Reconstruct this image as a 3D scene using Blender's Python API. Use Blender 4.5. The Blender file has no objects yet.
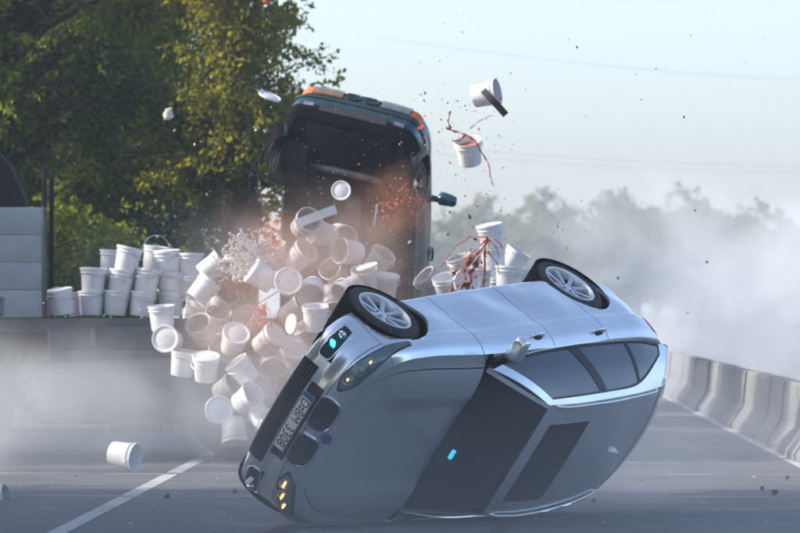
import bpy, bmesh, math, random
import numpy as np
from mathutils import Vector, Matrix, Quaternion, noise
R = math.radians
random.seed(7); rng = np.random.default_rng(7)
scn = bpy.context.scene
COL = scn.collection

# ------------------------------------------------------------------ camera
F_PX = 5000.0; CAM_H = 1.69; PITCH = math.atan(42.5 / F_PX)
cam_d = bpy.data.cameras.new('camera'); cam = bpy.data.objects.new('camera', cam_d); COL.objects.link(cam)
cam_d.sensor_width = 36.0; cam_d.lens = 36.0 * F_PX / 800.0
cam_d.clip_start = 0.5; cam_d.clip_end = 8000
cam.location = (0, 0, CAM_H); cam.rotation_euler = (math.pi / 2 + PITCH, 0, 0)
scn.camera = cam
cam_d.dof.use_dof = True; cam_d.dof.focus_distance = 40.0; cam_d.dof.aperture_fstop = 5.6

# ------------------------------------------------------------------ sky, sun, exposure
TO_SUN = Vector((-0.84, 0.02, 0.52)).normalized()
SUN_EL = math.asin(TO_SUN.z)
world = bpy.data.worlds.new('World'); scn.world = world; world.use_nodes = True
wn = world.node_tree; bg = wn.nodes['Background']
sky = wn.nodes.new('ShaderNodeTexSky'); sky.sky_type = 'NISHITA'; sky.sun_disc = False
sky.sun_elevation = SUN_EL; sky.sun_rotation = math.atan2(TO_SUN.x, TO_SUN.y)
sky.air_density = 0.65; sky.dust_density = 2.3; sky.ozone_density = 0.6
wn.links.new(sky.outputs[0], bg.inputs[0]); bg.inputs[1].default_value = 0.15
sun_d = bpy.data.lights.new('sun', 'SUN'); sun_d.energy = 2.9; sun_d.angle = R(0.6); sun_d.color = (1.0, 0.92, 0.80)
sun = bpy.data.objects.new('sun', sun_d); COL.objects.link(sun)
sun.rotation_euler = (-TO_SUN).to_track_quat('-Z', 'Y').to_euler()
scn.view_settings.view_transform = 'Standard'; scn.view_settings.look = 'None'
scn.view_settings.exposure = 1.2; scn.view_settings.gamma = 1.0
scn.render.engine = 'CYCLES'
cy = scn.cycles
cy.use_denoising = True; cy.max_bounces = 6; cy.diffuse_bounces = 3; cy.glossy_bounces = 3; cy.transmission_bounces = 4
cy.transparent_max_bounces = 12; cy.volume_bounces = 1; cy.volume_step_rate = 1.0; cy.volume_max_steps = 96
cy.use_adaptive_sampling = True; cy.sample_clamp_indirect = 6.0

# ------------------------------------------------------------------ helpers
def at(u, v, Y):                       # place in the world that a photo point has at distance Y
    return Vector(((u - 400) / F_PX * Y, Y, CAM_H + (309 - v) / F_PX * Y))

def obj(name, mesh, material=None, parent=None, loc=None):
    o = bpy.data.objects.new(name, mesh); COL.objects.link(o)
    if material is not None and mesh is not None and len(mesh.materials) == 0: mesh.materials.append(material)
    if parent is not None: o.parent = parent
    if loc is not None: o.location = loc
    return o
def empty(name, loc=(0, 0, 0), parent=None):
    o = bpy.data.objects.new(name, None); COL.objects.link(o); o.location = loc; o.empty_display_size = .2
    if parent: o.parent = parent
    return o
def tag(o, label=None, cat=None, group=None, kind=None):
    if label: o['label'] = label
    if cat: o['category'] = cat
    if group: o['group'] = group
    if kind: o['kind'] = kind
    return o
def copy_tree(o, parent=None):
    c = o.copy(); COL.objects.link(c); c.parent = parent
    for k in ('label', 'category'):
        if parent is None and k in c: del c[k]
    for ch in list(o.children): copy_tree(ch, c)
    return c
def mesh_np(name, V, F, smooth=True, sharp=None):
    me = bpy.data.meshes.new(name); me.from_pydata([tuple(v) for v in V], [], [tuple(f) for f in F]); me.update()
    if smooth:
        me.polygons.foreach_set('use_smooth', [True] * len(me.polygons))
        if sharp: me.set_sharp_from_angle(angle=R(sharp))
    return me
def bm_mesh(name, bm, smooth=True, sharp=35, recalc=True):
    if recalc: bmesh.ops.recalc_face_normals(bm, faces=bm.faces[:])
    me = bpy.data.meshes.new(name); bm.to_mesh(me); bm.free()
    if smooth:
        me.polygons.foreach_set('use_smooth', [True] * len(me.polygons))
        if sharp: me.set_sharp_from_angle(angle=R(sharp))
    return me
def box_bm(bm, c, s, bev=0.0, rot=None):
    r = bmesh.ops.create_cube(bm, size=1.0)
    M = Matrix.Translation(c) @ (rot.to_4x4() if rot is not None else Matrix.Identity(4)) @ Matrix.Diagonal((*s, 1))
    bmesh.ops.transform(bm, matrix=M, verts=r['verts'])
    if bev > 0:
        es = list({e for v in r['verts'] for e in v.link_edges})
        bmesh.ops.bevel(bm, geom=es, offset=bev, segments=2, affect='EDGES', profile=.5)
def box_mesh(name, c, s, bev=0.0, rot=None):
    bm = bmesh.new(); box_bm(bm, c, s, bev, rot); return bm_mesh(name, bm)
def tube_bm(bm, pts, rad, seg=8, cap=True):
    pts = [Vector(p) for p in pts]; n = len(pts)
    rads = rad if hasattr(rad, '__len__') else [rad] * n
    up = None; rings = []
    for i in range(n):
        d = (pts[min(i + 1, n - 1)] - pts[max(i - 1, 0)])
        d = d.normalized() if d.length > 1e-9 else Vector((0, 0, 1))
        if up is None:
            up = d.orthogonal().normalized()
        else:
            up = (up - d * up.dot(d))
            up = up.normalized() if up.length > 1e-6 else d.orthogonal().normalized()
        w = d.cross(up)
        rings.append([bm.verts.new(pts[i] + (up * math.cos(a) + w * math.sin(a)) * rads[i]) for a in [2 * math.pi * k / seg for k in range(seg)]])
    for i in range(n - 1):
        for k in range(seg):
            bm.faces.new((rings[i][k], rings[i][(k + 1) % seg], rings[i + 1][(k + 1) % seg], rings[i + 1][k]))
    if cap:
        bm.faces.new(rings[0][::-1]); bm.faces.new(rings[-1])
def tube_mesh(name, pts, rad, seg=8):
    bm = bmesh.new(); tube_bm(bm, pts, rad, seg); return bm_mesh(name, bm, sharp=60)
def lathe_bm(bm, prof, seg=32, axis='Z', close=False):
    rings = []
    for (r, h) in prof:
        ring = []
        for k in range(seg):
            a = 2 * math.pi * k / seg
            p = (r * math.cos(a), r * math.sin(a), h) if axis == 'Z' else (r * math.cos(a), h, r * math.sin(a))
            ring.append(bm.verts.new(p))
        rings.append(ring)
    m = len(rings)
    for i in range(m if close else m - 1):
        A, B = rings[i], rings[(i + 1) % m]
        for k in range(seg):
            bm.faces.new((A[k], A[(k + 1) % seg], B[(k + 1) % seg], B[k]))
    return rings
def lathe_mesh(name, prof, seg=32, axis='Z', close=False, cap0=False, cap1=False, sharp=40):
    bm = bmesh.new(); rg = lathe_bm(bm, prof, seg, axis, close)
    if cap0: bm.faces.new(rg[0])
    if cap1: bm.faces.new(rg[-1])
    return bm_mesh(name, bm, sharp=sharp)

# ------------------------------------------------------------------ materials
def mat(name, col, rough=.5, metal=0., var=0., vscale=4., bump=0., bscale=40., coat=0., spec=None, emit=None, estr=0., rvar=0., col2=None):
    m = bpy.data.materials.new(name); m.use_nodes = True; nt = m.node_tree; b = nt.nodes['Principled BSDF']
    b.inputs['Base Color'].default_value = (*col, 1); b.inputs['Roughness'].default_value = rough; b.inputs['Metallic'].default_value = metal
    if coat: b.inputs['Coat Weight'].default_value = coat; b.inputs['Coat Roughness'].default_value = .10
    if spec is not None: b.inputs['Specular IOR Level'].default_value = spec
    if emit: b.inputs['Emission Color'].default_value = (*emit, 1); b.inputs['Emission Strength'].default_value = estr
    if var or bump or rvar or col2:
        tc = nt.nodes.new('ShaderNodeTexCoord')
    if var or col2:
        n = nt.nodes.new('ShaderNodeTexNoise'); n.inputs['Scale'].default_value = vscale; n.inputs['Detail'].default_value = 6; n.inputs['Roughness'].default_value = .65
        nt.links.new(tc.outputs['Object'], n.inputs['Vector'])
        cr = nt.nodes.new('ShaderNodeValToRGB'); cr.color_ramp.elements[0].position = .3; cr.color_ramp.elements[1].position = .7
        c2 = col2 if col2 else tuple(c * (1 + var) for c in col)
        c1 = tuple(c * (1 - var) for c in col)
        cr.color_ramp.elements[0].color = (*c1, 1); cr.color_ramp.elements[1].color = (*[min(c, 1) for c in c2], 1)
        nt.links.new(n.outputs['Fac'], cr.inputs[0]); nt.links.new(cr.outputs[0], b.inputs['Base Color'])
    if rvar:
        n2 = nt.nodes.new('ShaderNodeTexNoise'); n2.inputs['Scale'].default_value = vscale * 2.3; n2.inputs['Detail'].default_value = 5
        nt.links.new(tc.outputs['Object'], n2.inputs['Vector'])
        mr = nt.nodes.new('ShaderNodeMapRange'); mr.inputs[1].default_value = .3; mr.inputs[2].default_value = .7
        mr.inputs[3].default_value = max(0, rough - rvar); mr.inputs[4].default_value = min(1, rough + rvar)
        nt.links.new(n2.outputs['Fac'], mr.inputs[0]); nt.links.new(mr.outputs[0], b.inputs['Roughness'])
    if bump:
        n3 = nt.nodes.new('ShaderNodeTexNoise'); n3.inputs['Scale'].default_value = bscale; n3.inputs['Detail'].default_value = 4
        nt.links.new(tc.outputs['Object'], n3.inputs['Vector'])
        bp = nt.nodes.new('ShaderNodeBump'); bp.inputs['Strength'].default_value = bump; bp.inputs['Distance'].default_value = .02
        nt.links.new(n3.outputs['Fac'], bp.inputs['Height']); nt.links.new(bp.outputs[0], b.inputs['Normal'])
    return m
def glass_mat(name, tint=(.02, .03, .035), clear=.3, rough=.03):
    m = bpy.data.materials.new(name); m.use_nodes = True; nt = m.node_tree; b = nt.nodes['Principled BSDF']
    b.inputs['Base Color'].default_value = (*tint, 1); b.inputs['Roughness'].default_value = rough
    tr = nt.nodes.new('ShaderNodeBsdfTransparent'); tr.inputs[0].default_value = (.75, .85, .85, 1)
    mx = nt.nodes.new('ShaderNodeMixShader'); mx.inputs[0].default_value = clear
    nt.links.new(b.outputs[0], mx.inputs[1]); nt.links.new(tr.outputs[0], mx.inputs[2])
    nt.links.new(mx.outputs[0], nt.nodes['Material Output'].inputs[0]); return m

M = {}
M['silver'] = mat('silver_paint', (.86, .90, .92), .21, .74, var=.015, vscale=.8, coat=.5)
nt = M['silver'].node_tree; pb = nt.nodes['Principled BSDF']; src = pb.inputs['Base Color'].links[0].from_socket
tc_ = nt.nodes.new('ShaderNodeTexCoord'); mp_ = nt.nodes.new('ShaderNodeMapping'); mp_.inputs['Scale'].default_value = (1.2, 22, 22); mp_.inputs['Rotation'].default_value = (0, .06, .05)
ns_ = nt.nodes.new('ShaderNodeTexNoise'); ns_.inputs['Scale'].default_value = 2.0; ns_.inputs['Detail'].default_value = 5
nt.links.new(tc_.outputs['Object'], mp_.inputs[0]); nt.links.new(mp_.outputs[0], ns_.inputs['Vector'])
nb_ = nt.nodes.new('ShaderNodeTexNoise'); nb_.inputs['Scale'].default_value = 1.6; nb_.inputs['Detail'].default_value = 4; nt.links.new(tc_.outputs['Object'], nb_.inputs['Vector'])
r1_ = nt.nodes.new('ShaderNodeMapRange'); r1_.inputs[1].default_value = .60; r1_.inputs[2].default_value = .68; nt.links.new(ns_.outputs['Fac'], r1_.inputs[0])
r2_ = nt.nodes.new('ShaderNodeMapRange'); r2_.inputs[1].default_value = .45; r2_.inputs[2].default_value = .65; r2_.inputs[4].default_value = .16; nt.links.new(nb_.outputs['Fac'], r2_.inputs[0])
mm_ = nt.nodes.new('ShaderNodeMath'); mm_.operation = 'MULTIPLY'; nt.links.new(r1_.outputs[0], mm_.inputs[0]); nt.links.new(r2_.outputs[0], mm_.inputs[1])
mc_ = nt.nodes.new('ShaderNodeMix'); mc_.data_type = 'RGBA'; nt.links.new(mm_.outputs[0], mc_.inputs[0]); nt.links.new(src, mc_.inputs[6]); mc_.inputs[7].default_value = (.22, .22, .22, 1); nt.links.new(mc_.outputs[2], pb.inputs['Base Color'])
M['green'] = mat('green_paint', (.010, .060, .075), .28, .3, var=.25, vscale=5, coat=.8, rvar=.12)
M['black_plastic'] = mat('black_plastic', (.02, .022, .024), .55, var=.3, vscale=8)
M['under'] = mat('underbody', (.010, .011, .012), .85, var=.6, vscale=6, bump=.5, bscale=30, spec=.12)
M['steel'] = mat('dull_steel', (.18, .18, .18), .5, .8, var=.4, vscale=9)
M['rubber'] = mat('rubber', (.025, .025, .026), .75, var=.4, vscale=14, col2=(.06, .055, .05))
M['alloy'] = mat('alloy', (.72, .73, .75), .32, .6, var=.06)
M['chrome'] = mat('chrome', (.8, .82, .84), .15, 1.)
M['glass'] = glass_mat('car_glass', (.012, .018, .02), .28)
M['side_glass'] = glass_mat('side_glass', (.055, .075, .10), .10)  # bluish base colour stands in for sky reflected in the windows
M['side_glass'].node_tree.nodes['Principled BSDF'].inputs['IOR'].default_value = 1.9
M['lamp_housing'] = mat('lamp_housing', (.42, .43, .44), .25, .85, var=.3, vscale=20)
M['liner'] = mat('arch_liner', (.006, .007, .008), .9, spec=.08)
M['sunroof'] = mat('sunroof_glass', (.010, .012, .014), .16, var=.3)
M['lampglass'] = glass_mat('lamp_glass', (.25, .27, .28), .6)
M['reflector'] = mat('lamp_reflector', (.75, .76, .78), .2, .9)
M['warm_bulb'] = mat('warm_bulb', (.9, .7, .5), .4, emit=(1., .50, .20), estr=1.6)
M['orange_lens'] = mat('orange_lens', (.75, .17, .03), .25, var=.2)
M['red_lens'] = mat('red_lens', (.55, .02, .03), .2)
M['blue_lamp'] = mat('blue_lamp', (.05, .5, .8), .3, emit=(.03, .5, .9), estr=2.6)
M['plate_white'] = mat('plate_white', (.78, .78, .76), .4)
M['plate_blue'] = mat('plate_blue', (.03, .09, .42), .4)
M['plate_black'] = mat('plate_black', (.015, .015, .015), .5)
M['interior'] = mat('interior_cloth', (.03, .03, .032), .9)
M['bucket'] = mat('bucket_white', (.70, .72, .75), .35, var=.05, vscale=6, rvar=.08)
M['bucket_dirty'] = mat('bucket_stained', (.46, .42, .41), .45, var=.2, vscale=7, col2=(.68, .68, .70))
M['wire'] = mat('galvanised_wire', (.6, .61, .62), .35, .8)
M['paint_red'] = mat('red_brown_paint', (.30, .055, .025), .35, var=.5, vscale=8)
M['paint_orange'] = mat('orange_paint', (.60, .13, .045), .4, var=.4, vscale=8)
M['bark'] = mat('bark', (.10, .075, .055), .9, var=.5, vscale=9, bump=1, bscale=20)
M['concrete'] = mat('barrier_concrete', (.17, .178, .182), .85, var=.18, vscale=2.5, bump=.3, bscale=25)
M['board'] = mat('board_aluminium', (.10, .115, .13), .55, .35, var=.25, vscale=3, rvar=.15)
M['board_light'] = mat('board_pale', (.34, .37, .40), .55, .3, var=.12, vscale=2)
M['truck_dark'] = mat('truck_dark', (.008, .010, .014), .9, var=.3)
M['truck_frame'] = mat('truck_frame', (.10, .11, .12), .6, .3, var=.3)

def ground_mat(name, c1, c2, scale, bumps=.4, rough=.9, fine=60., spec=.3):
    m = bpy.data.materials.new(name); m.use_nodes = True; nt = m.node_tree; b = nt.nodes['Principled BSDF']
    g = nt.nodes.new('ShaderNodeNewGeometry')
    n = nt.nodes.new('ShaderNodeTexNoise'); n.inputs['Scale'].default_value = scale; n.inputs['Detail'].default_value = 8; n.inputs['Roughness'].default_value = .7
    nf = nt.nodes.new('ShaderNodeTexNoise'); nf.inputs['Scale'].default_value = fine; nf.inputs['Detail'].default_value = 3
    nt.links.new(g.outputs['Position'], n.inputs['Vector']); nt.links.new(g.outputs['Position'], nf.inputs['Vector'])
    ad = nt.nodes.new('ShaderNodeMath'); ad.operation = 'MULTIPLY_ADD'; ad.inputs[1].default_value = .5
    nt.links.new(nf.outputs['Fac'], ad.inputs[0])
    ml = nt.nodes.new('ShaderNodeMath'); ml.operation = 'MULTIPLY'; ml.inputs[1].default_value = .5
    nt.links.new(n.outputs['Fac'], ml.inputs[0]); nt.links.new(ml.outputs[0], ad.inputs[2])
    cr = nt.nodes.new('ShaderNodeValToRGB'); cr.color_ramp.elements[0].position = .36; cr.color_ramp.elements[1].position = .64
    cr.color_ramp.elements[0].color = (*c1, 1); cr.color_ramp.elements[1].color = (*c2, 1)
    nt.links.new(ad.outputs[0], cr.inputs[0]); nt.links.new(cr.outputs[0], b.inputs['Base Color'])
    b.inputs['Roughness'].default_value = rough; b.inputs['Specular IOR Level'].default_value = spec
    bp = nt.nodes.new('ShaderNodeBump'); bp.inputs['Strength'].default_value = bumps; bp.inputs['Distance'].default_value = .01
    nt.links.new(nf.outputs['Fac'], bp.inputs['Height']); nt.links.new(bp.outputs[0], b.inputs['Normal'])
    return m
M['asphalt'] = ground_mat('asphalt', (.072, .076, .081), (.155, .160, .166), .9, .8, .75)
M['grass'] = ground_mat('grass_soil', (.03, .045, .015), (.10, .10, .045), .6, 1., .95)
M['line'] = ground_mat('road_line_paint', (.32, .32, .31), (.62, .62, .60), 2.2, .3, .7)
M['streak'] = ground_mat('streak_colour', (.22, .22, .215), (.44, .43, .42), 1.3, .3, .85)  # pale tone that stands in for sunlit streaks across the asphalt

def leaf_mat(name, a, b_, trans=.45):
    m = bpy.data.materials.new(name); m.use_nodes = True; nt = m.node_tree
    for n in list(nt.nodes):
        if n.type == 'BSDF_PRINCIPLED': nt.nodes.remove(n)
    g = nt.nodes.new('ShaderNodeNewGeometry'); no = nt.nodes.new('ShaderNodeTexNoise'); no.inputs['Scale'].default_value = .55; no.inputs['Detail'].default_value = 3
    nt.links.new(g.outputs['Position'], no.inputs['Vector'])
    ad = nt.nodes.new('ShaderNodeMath'); ad.operation = 'MULTIPLY_ADD'; ad.inputs[1].default_value = .35; nt.links.new(g.outputs['Random Per Island'], ad.inputs[0]); nt.links.new(no.outputs['Fac'], ad.inputs[2])
    cr = nt.nodes.new('ShaderNodeValToRGB'); cr.color_ramp.elements[0].position = .4; cr.color_ramp.elements[1].position = .95
    cr.color_ramp.elements[0].color = (*a, 1); cr.color_ramp.elements[1].color = (*b_, 1); nt.links.new(ad.outputs[0], cr.inputs[0])
    d = nt.nodes.new('ShaderNodeBsdfPrincipled'); d.inputs['Roughness'].default_value = .6; d.inputs['Specular IOR Level'].default_value = .15
    t = nt.nodes.new('ShaderNodeBsdfTranslucent')
    hs = nt.nodes.new('ShaderNodeHueSaturation'); hs.inputs['Hue'].default_value = .485; hs.inputs['Value'].default_value = 1.7
    nt.links.new(cr.outputs[0], d.inputs['Base Color']); nt.links.new(cr.outputs[0], hs.inputs['Color']); nt.links.new(hs.outputs[0], t.inputs[0])
    mx = nt.nodes.new('ShaderNodeMixShader'); mx.inputs[0].default_value = trans
    nt.links.new(d.outputs[0], mx.inputs[1]); nt.links.new(t.outputs[0], mx.inputs[2])
    nt.links.new(mx.outputs[0], nt.nodes['Material Output'].inputs[0]); return m
M['leaf'] = leaf_mat('leaf_green', (.018, .058, .007), (.28, .34, .024), .5)
M['leaf_backlit'] = leaf_mat('leaf_backlit', (.035, .070, .008), (.28, .26, .022), .55)  # golden tone stands in for sun shining through the leaves
M['leaf_far'] = leaf_mat('leaf_far', (.045, .075, .014), (.20, .19, .03), .4)

# ================================================================== THE SETTING
def sheet(name, pts, z, material, kind='structure'):
    me = bpy.data.meshes.new(name); me.from_pydata([(x, y, z) for x, y in pts], [], [tuple(range(len(pts)))]); me.update()
    o = obj(name, me, material); tag(o, kind=kind); return o
ROADK = .0185
def rx(x0, y): return x0 + ROADK * (y - 40)
ground = sheet('ground', [(-1500, -40), (1500, -40), (1500, 3000), (-1500, 3000)], -.012, M['grass'])
road = sheet('road', [(rx(-7.5, -20), -20), (rx(4.9, -20), -20), (rx(4.9, 900), 900), (rx(-7.5, 900), 900)], 0, M['asphalt'])
road2 = sheet('far_carriageway', [(rx(6.0, -20), -20), (rx(16, -20), -20), (rx(16, 900), 900), (rx(6.0, 900), 900)], -.004, M['asphalt'])
line = sheet('lane_line', [(rx(-2.62, 25), 25), (rx(-2.47, 25), 25), (rx(-2.47, 300), 300), (rx(-2.62, 300), 300)], .004, M['line'])
line2 = sheet('edge_line', [(rx(4.0, 25), 25), (rx(4.12, 25), 25), (rx(4.12, 300), 300), (rx(4.0, 300), 300)], .004, M['line'])
for i, (y, w, sk, x0, x1) in enumerate([(45.0, .22, -.5, -7.4, 4.8), (56.4, .34, -.3, -7.4, 4.8), (61.0, .4, .2, -7.4, 4.8), (51.2, .28, -.4, -7.4, 4.8), (48.2, .12, .3, -7.4, 4.8), (42.6, .10, -.3, -7.4, 4.8), (67, .35, 0, -7.4, 4.8), (74, .4, 0, -7.4, 4.8), (82, .4, 0, -7.4, 4.8)]):  # pale strips coloured onto the road in place of sun between tree shadows
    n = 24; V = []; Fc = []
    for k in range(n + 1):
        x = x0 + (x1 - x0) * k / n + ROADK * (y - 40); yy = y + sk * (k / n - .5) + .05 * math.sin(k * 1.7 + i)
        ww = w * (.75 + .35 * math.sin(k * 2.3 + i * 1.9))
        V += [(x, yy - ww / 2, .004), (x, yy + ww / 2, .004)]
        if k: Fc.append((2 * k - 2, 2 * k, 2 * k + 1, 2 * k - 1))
    me = bpy.data.meshes.new('sun_streak'); me.from_pydata(V, [], Fc); me.update()
    obj('sun_streak', me, M['streak'], road)

M['skid'] = ground_mat('tyre_rubber_mark', (.022, .022, .023), (.085, .088, .092), 2.2, .3, .7)
for (xa, ya, xb, yb, w) in [(-.9, 37, .3, 58, .20), (.6, 36.5, 1.5, 57, .20), (-4.2, 37, -4.6, 52, .18)]:
    V = []; Fc = []
    for k in range(13):
        t = k / 12; x = xa + (xb - xa) * t + .12 * math.sin(3 * t + xa); y = ya + (yb - ya) * t; ww = w * (.8 + .3 * math.sin(5 * t + ya))
        V += [(x - ww / 2, y, .008), (x + ww / 2, y, .008)]
        if k: Fc.append((2 * k - 2, 2 * k - 1, 2 * k + 1, 2 * k))
    me = bpy.data.meshes.new('skid_mark'); me.from_pydata(V, [], Fc); me.update(); obj('skid_mark', me, M['skid'], road)
# concrete barriers, one segment at a time
prof = [(-.30, 0), (-.30, .08), (-.13, .33), (-.085, .80), (-.065, .82), (.065, .82), (.085, .80), (.13, .33), (.30, .08), (.30, 0)]
def barrier_mesh(L):
    bm = bmesh.new(); rings = []
    for y, sc in ((-L / 2, .96), (-L / 2 + .03, 1), (-L * .17, 1), (L * .17, 1), (L / 2 - .03, 1), (L / 2, .96)):
        rings.append([bm.verts.new((x * sc, y, z * (1 if sc == 1 else .99))) for x, z in prof])
    for a, b in zip(rings[:-1], rings[1:]):
        for k in range(len(prof) - 1): bm.faces.new((a[k], a[k + 1], b[k + 1], b[k]))
    bm.faces.new(rings[0]); bm.faces.new(rings[-1][::-1])
    return bm_mesh('concrete_barrier', bm, sharp=25)
bmesh_seg = barrier_mesh(2.86)
ORD = ['nearest', 'second', 'third', 'fourth', 'fifth', 'sixth', 'seventh', 'eighth', 'ninth', 'tenth', 'eleventh', 'twelfth', 'thirteenth', 'fourteenth', 'fifteenth', 'sixteenth', 'seventeenth', 'eighteenth', 'nineteenth', 'twentieth', 'twenty-first', 'twenty-second', 'twenty-third', 'twenty-fourth', 'twenty-fifth', 'twenty-sixth']
for i in range(26):
    y = 51.0 + 3.0 * i
    o = obj('concrete_barrier', bmesh_seg, M['concrete'], None, (rx(4.42, y) + random.uniform(-.035, .035), y, 0))
    o.rotation_euler = (0, random.uniform(-.006, .006), -ROADK + random.uniform(-.009, .009))
    lab = 'grey concrete barrier segment, %s along the right road edge' % (ORD[i] + (' to the camera' if i == 0 else ' counted from the camera'))
    tag(o, lab, 'barrier', 'concrete barrier segments along the road')

# ------------------------------------------------------------------ trees
def leaf_cloud(name, P, size, material, parent, squash=.55):
    n = len(P); P = np.asarray(P, np.float32)
    d = rng.normal(size=(n, 3)); d[:, 2] -= .5; d /= np.linalg.norm(d, axis=1)[:, None]
    e = rng.normal(size=(n, 3)); e -= (e * d).sum(1)[:, None] * d; e /= np.linalg.norm(e, axis=1)[:, None]
    nn = np.cross(d, e); L = size * rng.uniform(.6, 1.3, n)[:, None]; Wd = L * squash
    V = np.stack([P, P + d * L * .5 + e * Wd * .5 + nn * L * .08, P + d * L, P + d * L * .5 - e * Wd * .5 + nn * L * .08], 1).reshape(-1, 3)
    me = bpy.data.meshes.new(name); me.vertices.add(4 * n); me.vertices.foreach_set('co', V.astype(np.float32).ravel())
    me.loops.add(4 * n); me.loops.foreach_set('vertex_index', np.arange(4 * n, dtype=np.int32))
    me.polygons.add(n); me.polygons.foreach_set('loop_start', np.arange(0, 4 * n, 4, dtype=np.int32))
    me.update(calc_edges=True); me.validate()
    return obj(name, me, material, parent)
def clumps(n_cl, n_leaf, c, r, cr, shell=.55, flat=.7, low=None):
    u = rng.normal(size=(n_cl, 3)); u /= np.linalg.norm(u, axis=1)[:, None]
    rad = (shell + (1 - shell) * rng.random(n_cl) ** .6)[:, None]
    C = np.array(c) + u * rad * np.array(r)
    if low is not None: C = C[C[:, 2] > low]
    k = rng.integers(0, len(C), n_leaf)
    off = rng.normal(size=(n_leaf, 3)) * cr * rng.uniform(.5, 1.25, len(C))[k][:, None]; off[:, 2] *= flat
    return C[k] + off, C
def limbs(bm, base, top, C, r0, seg=7, every=3):
    base = Vector(base); top = Vector(top)
    tp = [base.lerp(top, t) + Vector((.15 * math.sin(3 * t), .1 * math.sin(5 * t), 0)) for t in np.linspace(0, 1, 7)]
    tube_bm(bm, tp, [r0 * (1.25 - .95 * t) for t in np.linspace(0, 1, 7)], 10)
    for c in C[::every]:
        c = Vector(c); t = min(.95, max(.25, (c.z - base.z) / max(.1, (top.z - base.z)) * .7)); s = base.lerp(top, t)
        m1 = s.lerp(c, .35) + Vector((random.uniform(-.2, .2), random.uniform(-.2, .2), .35)); m2 = s.lerp(c, .7) + Vector((random.uniform(-.2, .2), random.uniform(-.2, .2), .25))
        rr = r0 * .32 * random.uniform(.5, 1)
        tube_bm(bm, [s, m1, m2, c], [rr, rr * .7, rr * .4, rr * .12], 5)
def twig_leaves(C, n_leaf, tl, jit=.055, per=15):
    """leaves set along short twigs that fan out from each bough end"""
    m = len(C) * per; base = np.repeat(C, per, axis=0) + rng.normal(size=(m, 3)) * tl * .22
    d = rng.normal(size=(m, 3)); d[:, 2] = d[:, 2] * .7 - .12; d /= np.linalg.norm(d, axis=1)[:, None]; L = tl * rng.uniform(.5, 1.3, m)[:, None]
    k = rng.integers(0, m, n_leaf); t = rng.random(n_leaf)[:, None] ** .75
    P = base[k] + d[k] * L[k] * t + rng.normal(size=(n_leaf, 3)) * jit; P[:, 2] -= (.10 * t[:, 0] ** 2 * tl)
    return P, base, base + d * L
def tree(name, loc, c, r, n_cl, n_leaf, cr, size, lm, r0=.35, shell=.5, low=1.2, every=3, flat=.7, per=15):
    root = empty(name, loc)
    _, C = clumps(n_cl, 10, c, r, cr, shell, flat, low)
    P, T0, T1 = twig_leaves(C, n_leaf, cr * 1.9, size * .5, per)
    leaf_cloud('crown', P, size, lm, root)
    bm = bmesh.new(); limbs(bm, (0, 0, -.3), (c[0] * .8, c[1] * .8, c[2] + r[2] * .55), C, r0, every=every)
    if per >= 12:
        for a, b in zip(T0[::2], T1[::2]):
            a = Vector(a); b = Vector(b); tube_bm(bm, [a, b], [.012, .004], 3, cap=False)
    obj('trunk', bm_mesh('trunk', bm, sharp=None), M['bark'], root)
    return root
bigtree = tree('broadleaf_tree', (-6.45, 76, 0), (0, 0, 5.6), (5.0, 4.0, 4.9), 430, 225000, .40, .105, M['leaf'], .36, .5, .9)
tag(bigtree, 'large dark green broadleaf tree rising behind the flatbed at left', 'tree')
gold = tree('broadleaf_tree', (-2.4, 72.5, 0), (0, 0, 5.8), (1.0, 1.2, 3.7), 55, 26000, .36, .105, M['leaf_backlit'], .25, .35, .8)
tag(gold, 'olive tree, golden backlight put into its leaf colour, between the large green tree and the upended car', 'tree')
hedge = tree('shrub', (-5.6, 70, 0), (0, 0, 1.5), (3.6, 1.6, 1.9), 90, 46000, .30, .10, M['leaf'], .10, .3, .2)
tag(hedge, 'dense dark green shrub growing low behind the bucket stacks', 'shrub')
backtree = copy_tree(bigtree); backtree.location = (-8.0, 87, 0); backtree.rotation_euler.z = 2.0; backtree.scale = (1.1, 1.1, 1.15)
tag(backtree, 'dark tree filling the gaps behind the large green tree at left', 'tree')
# roadside trees further left, beyond the picture, that keep the road in shade
for i, (x, y, rz, s) in enumerate(sorted([(-13.5, 31, 1.1, 1.35), (-14.2, 41.5, 2.4, 1.35), (-12.8, 22, .4, 1.3), (-15.2, 57.5, 4.4, .84), (-15.4, 65, 2.2, 1.3)], key=lambda t_: t_[1])):
    o = copy_tree(bigtree); o.location = (x, y, 0); o.rotation_euler.z = rz; o.scale = (s, s, s * 1.05)
    tag(o, 'broadleaf tree in the roadside row left of the picture, %s from the camera' % ORD[i], 'tree', 'roadside trees left of the picture')
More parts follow.
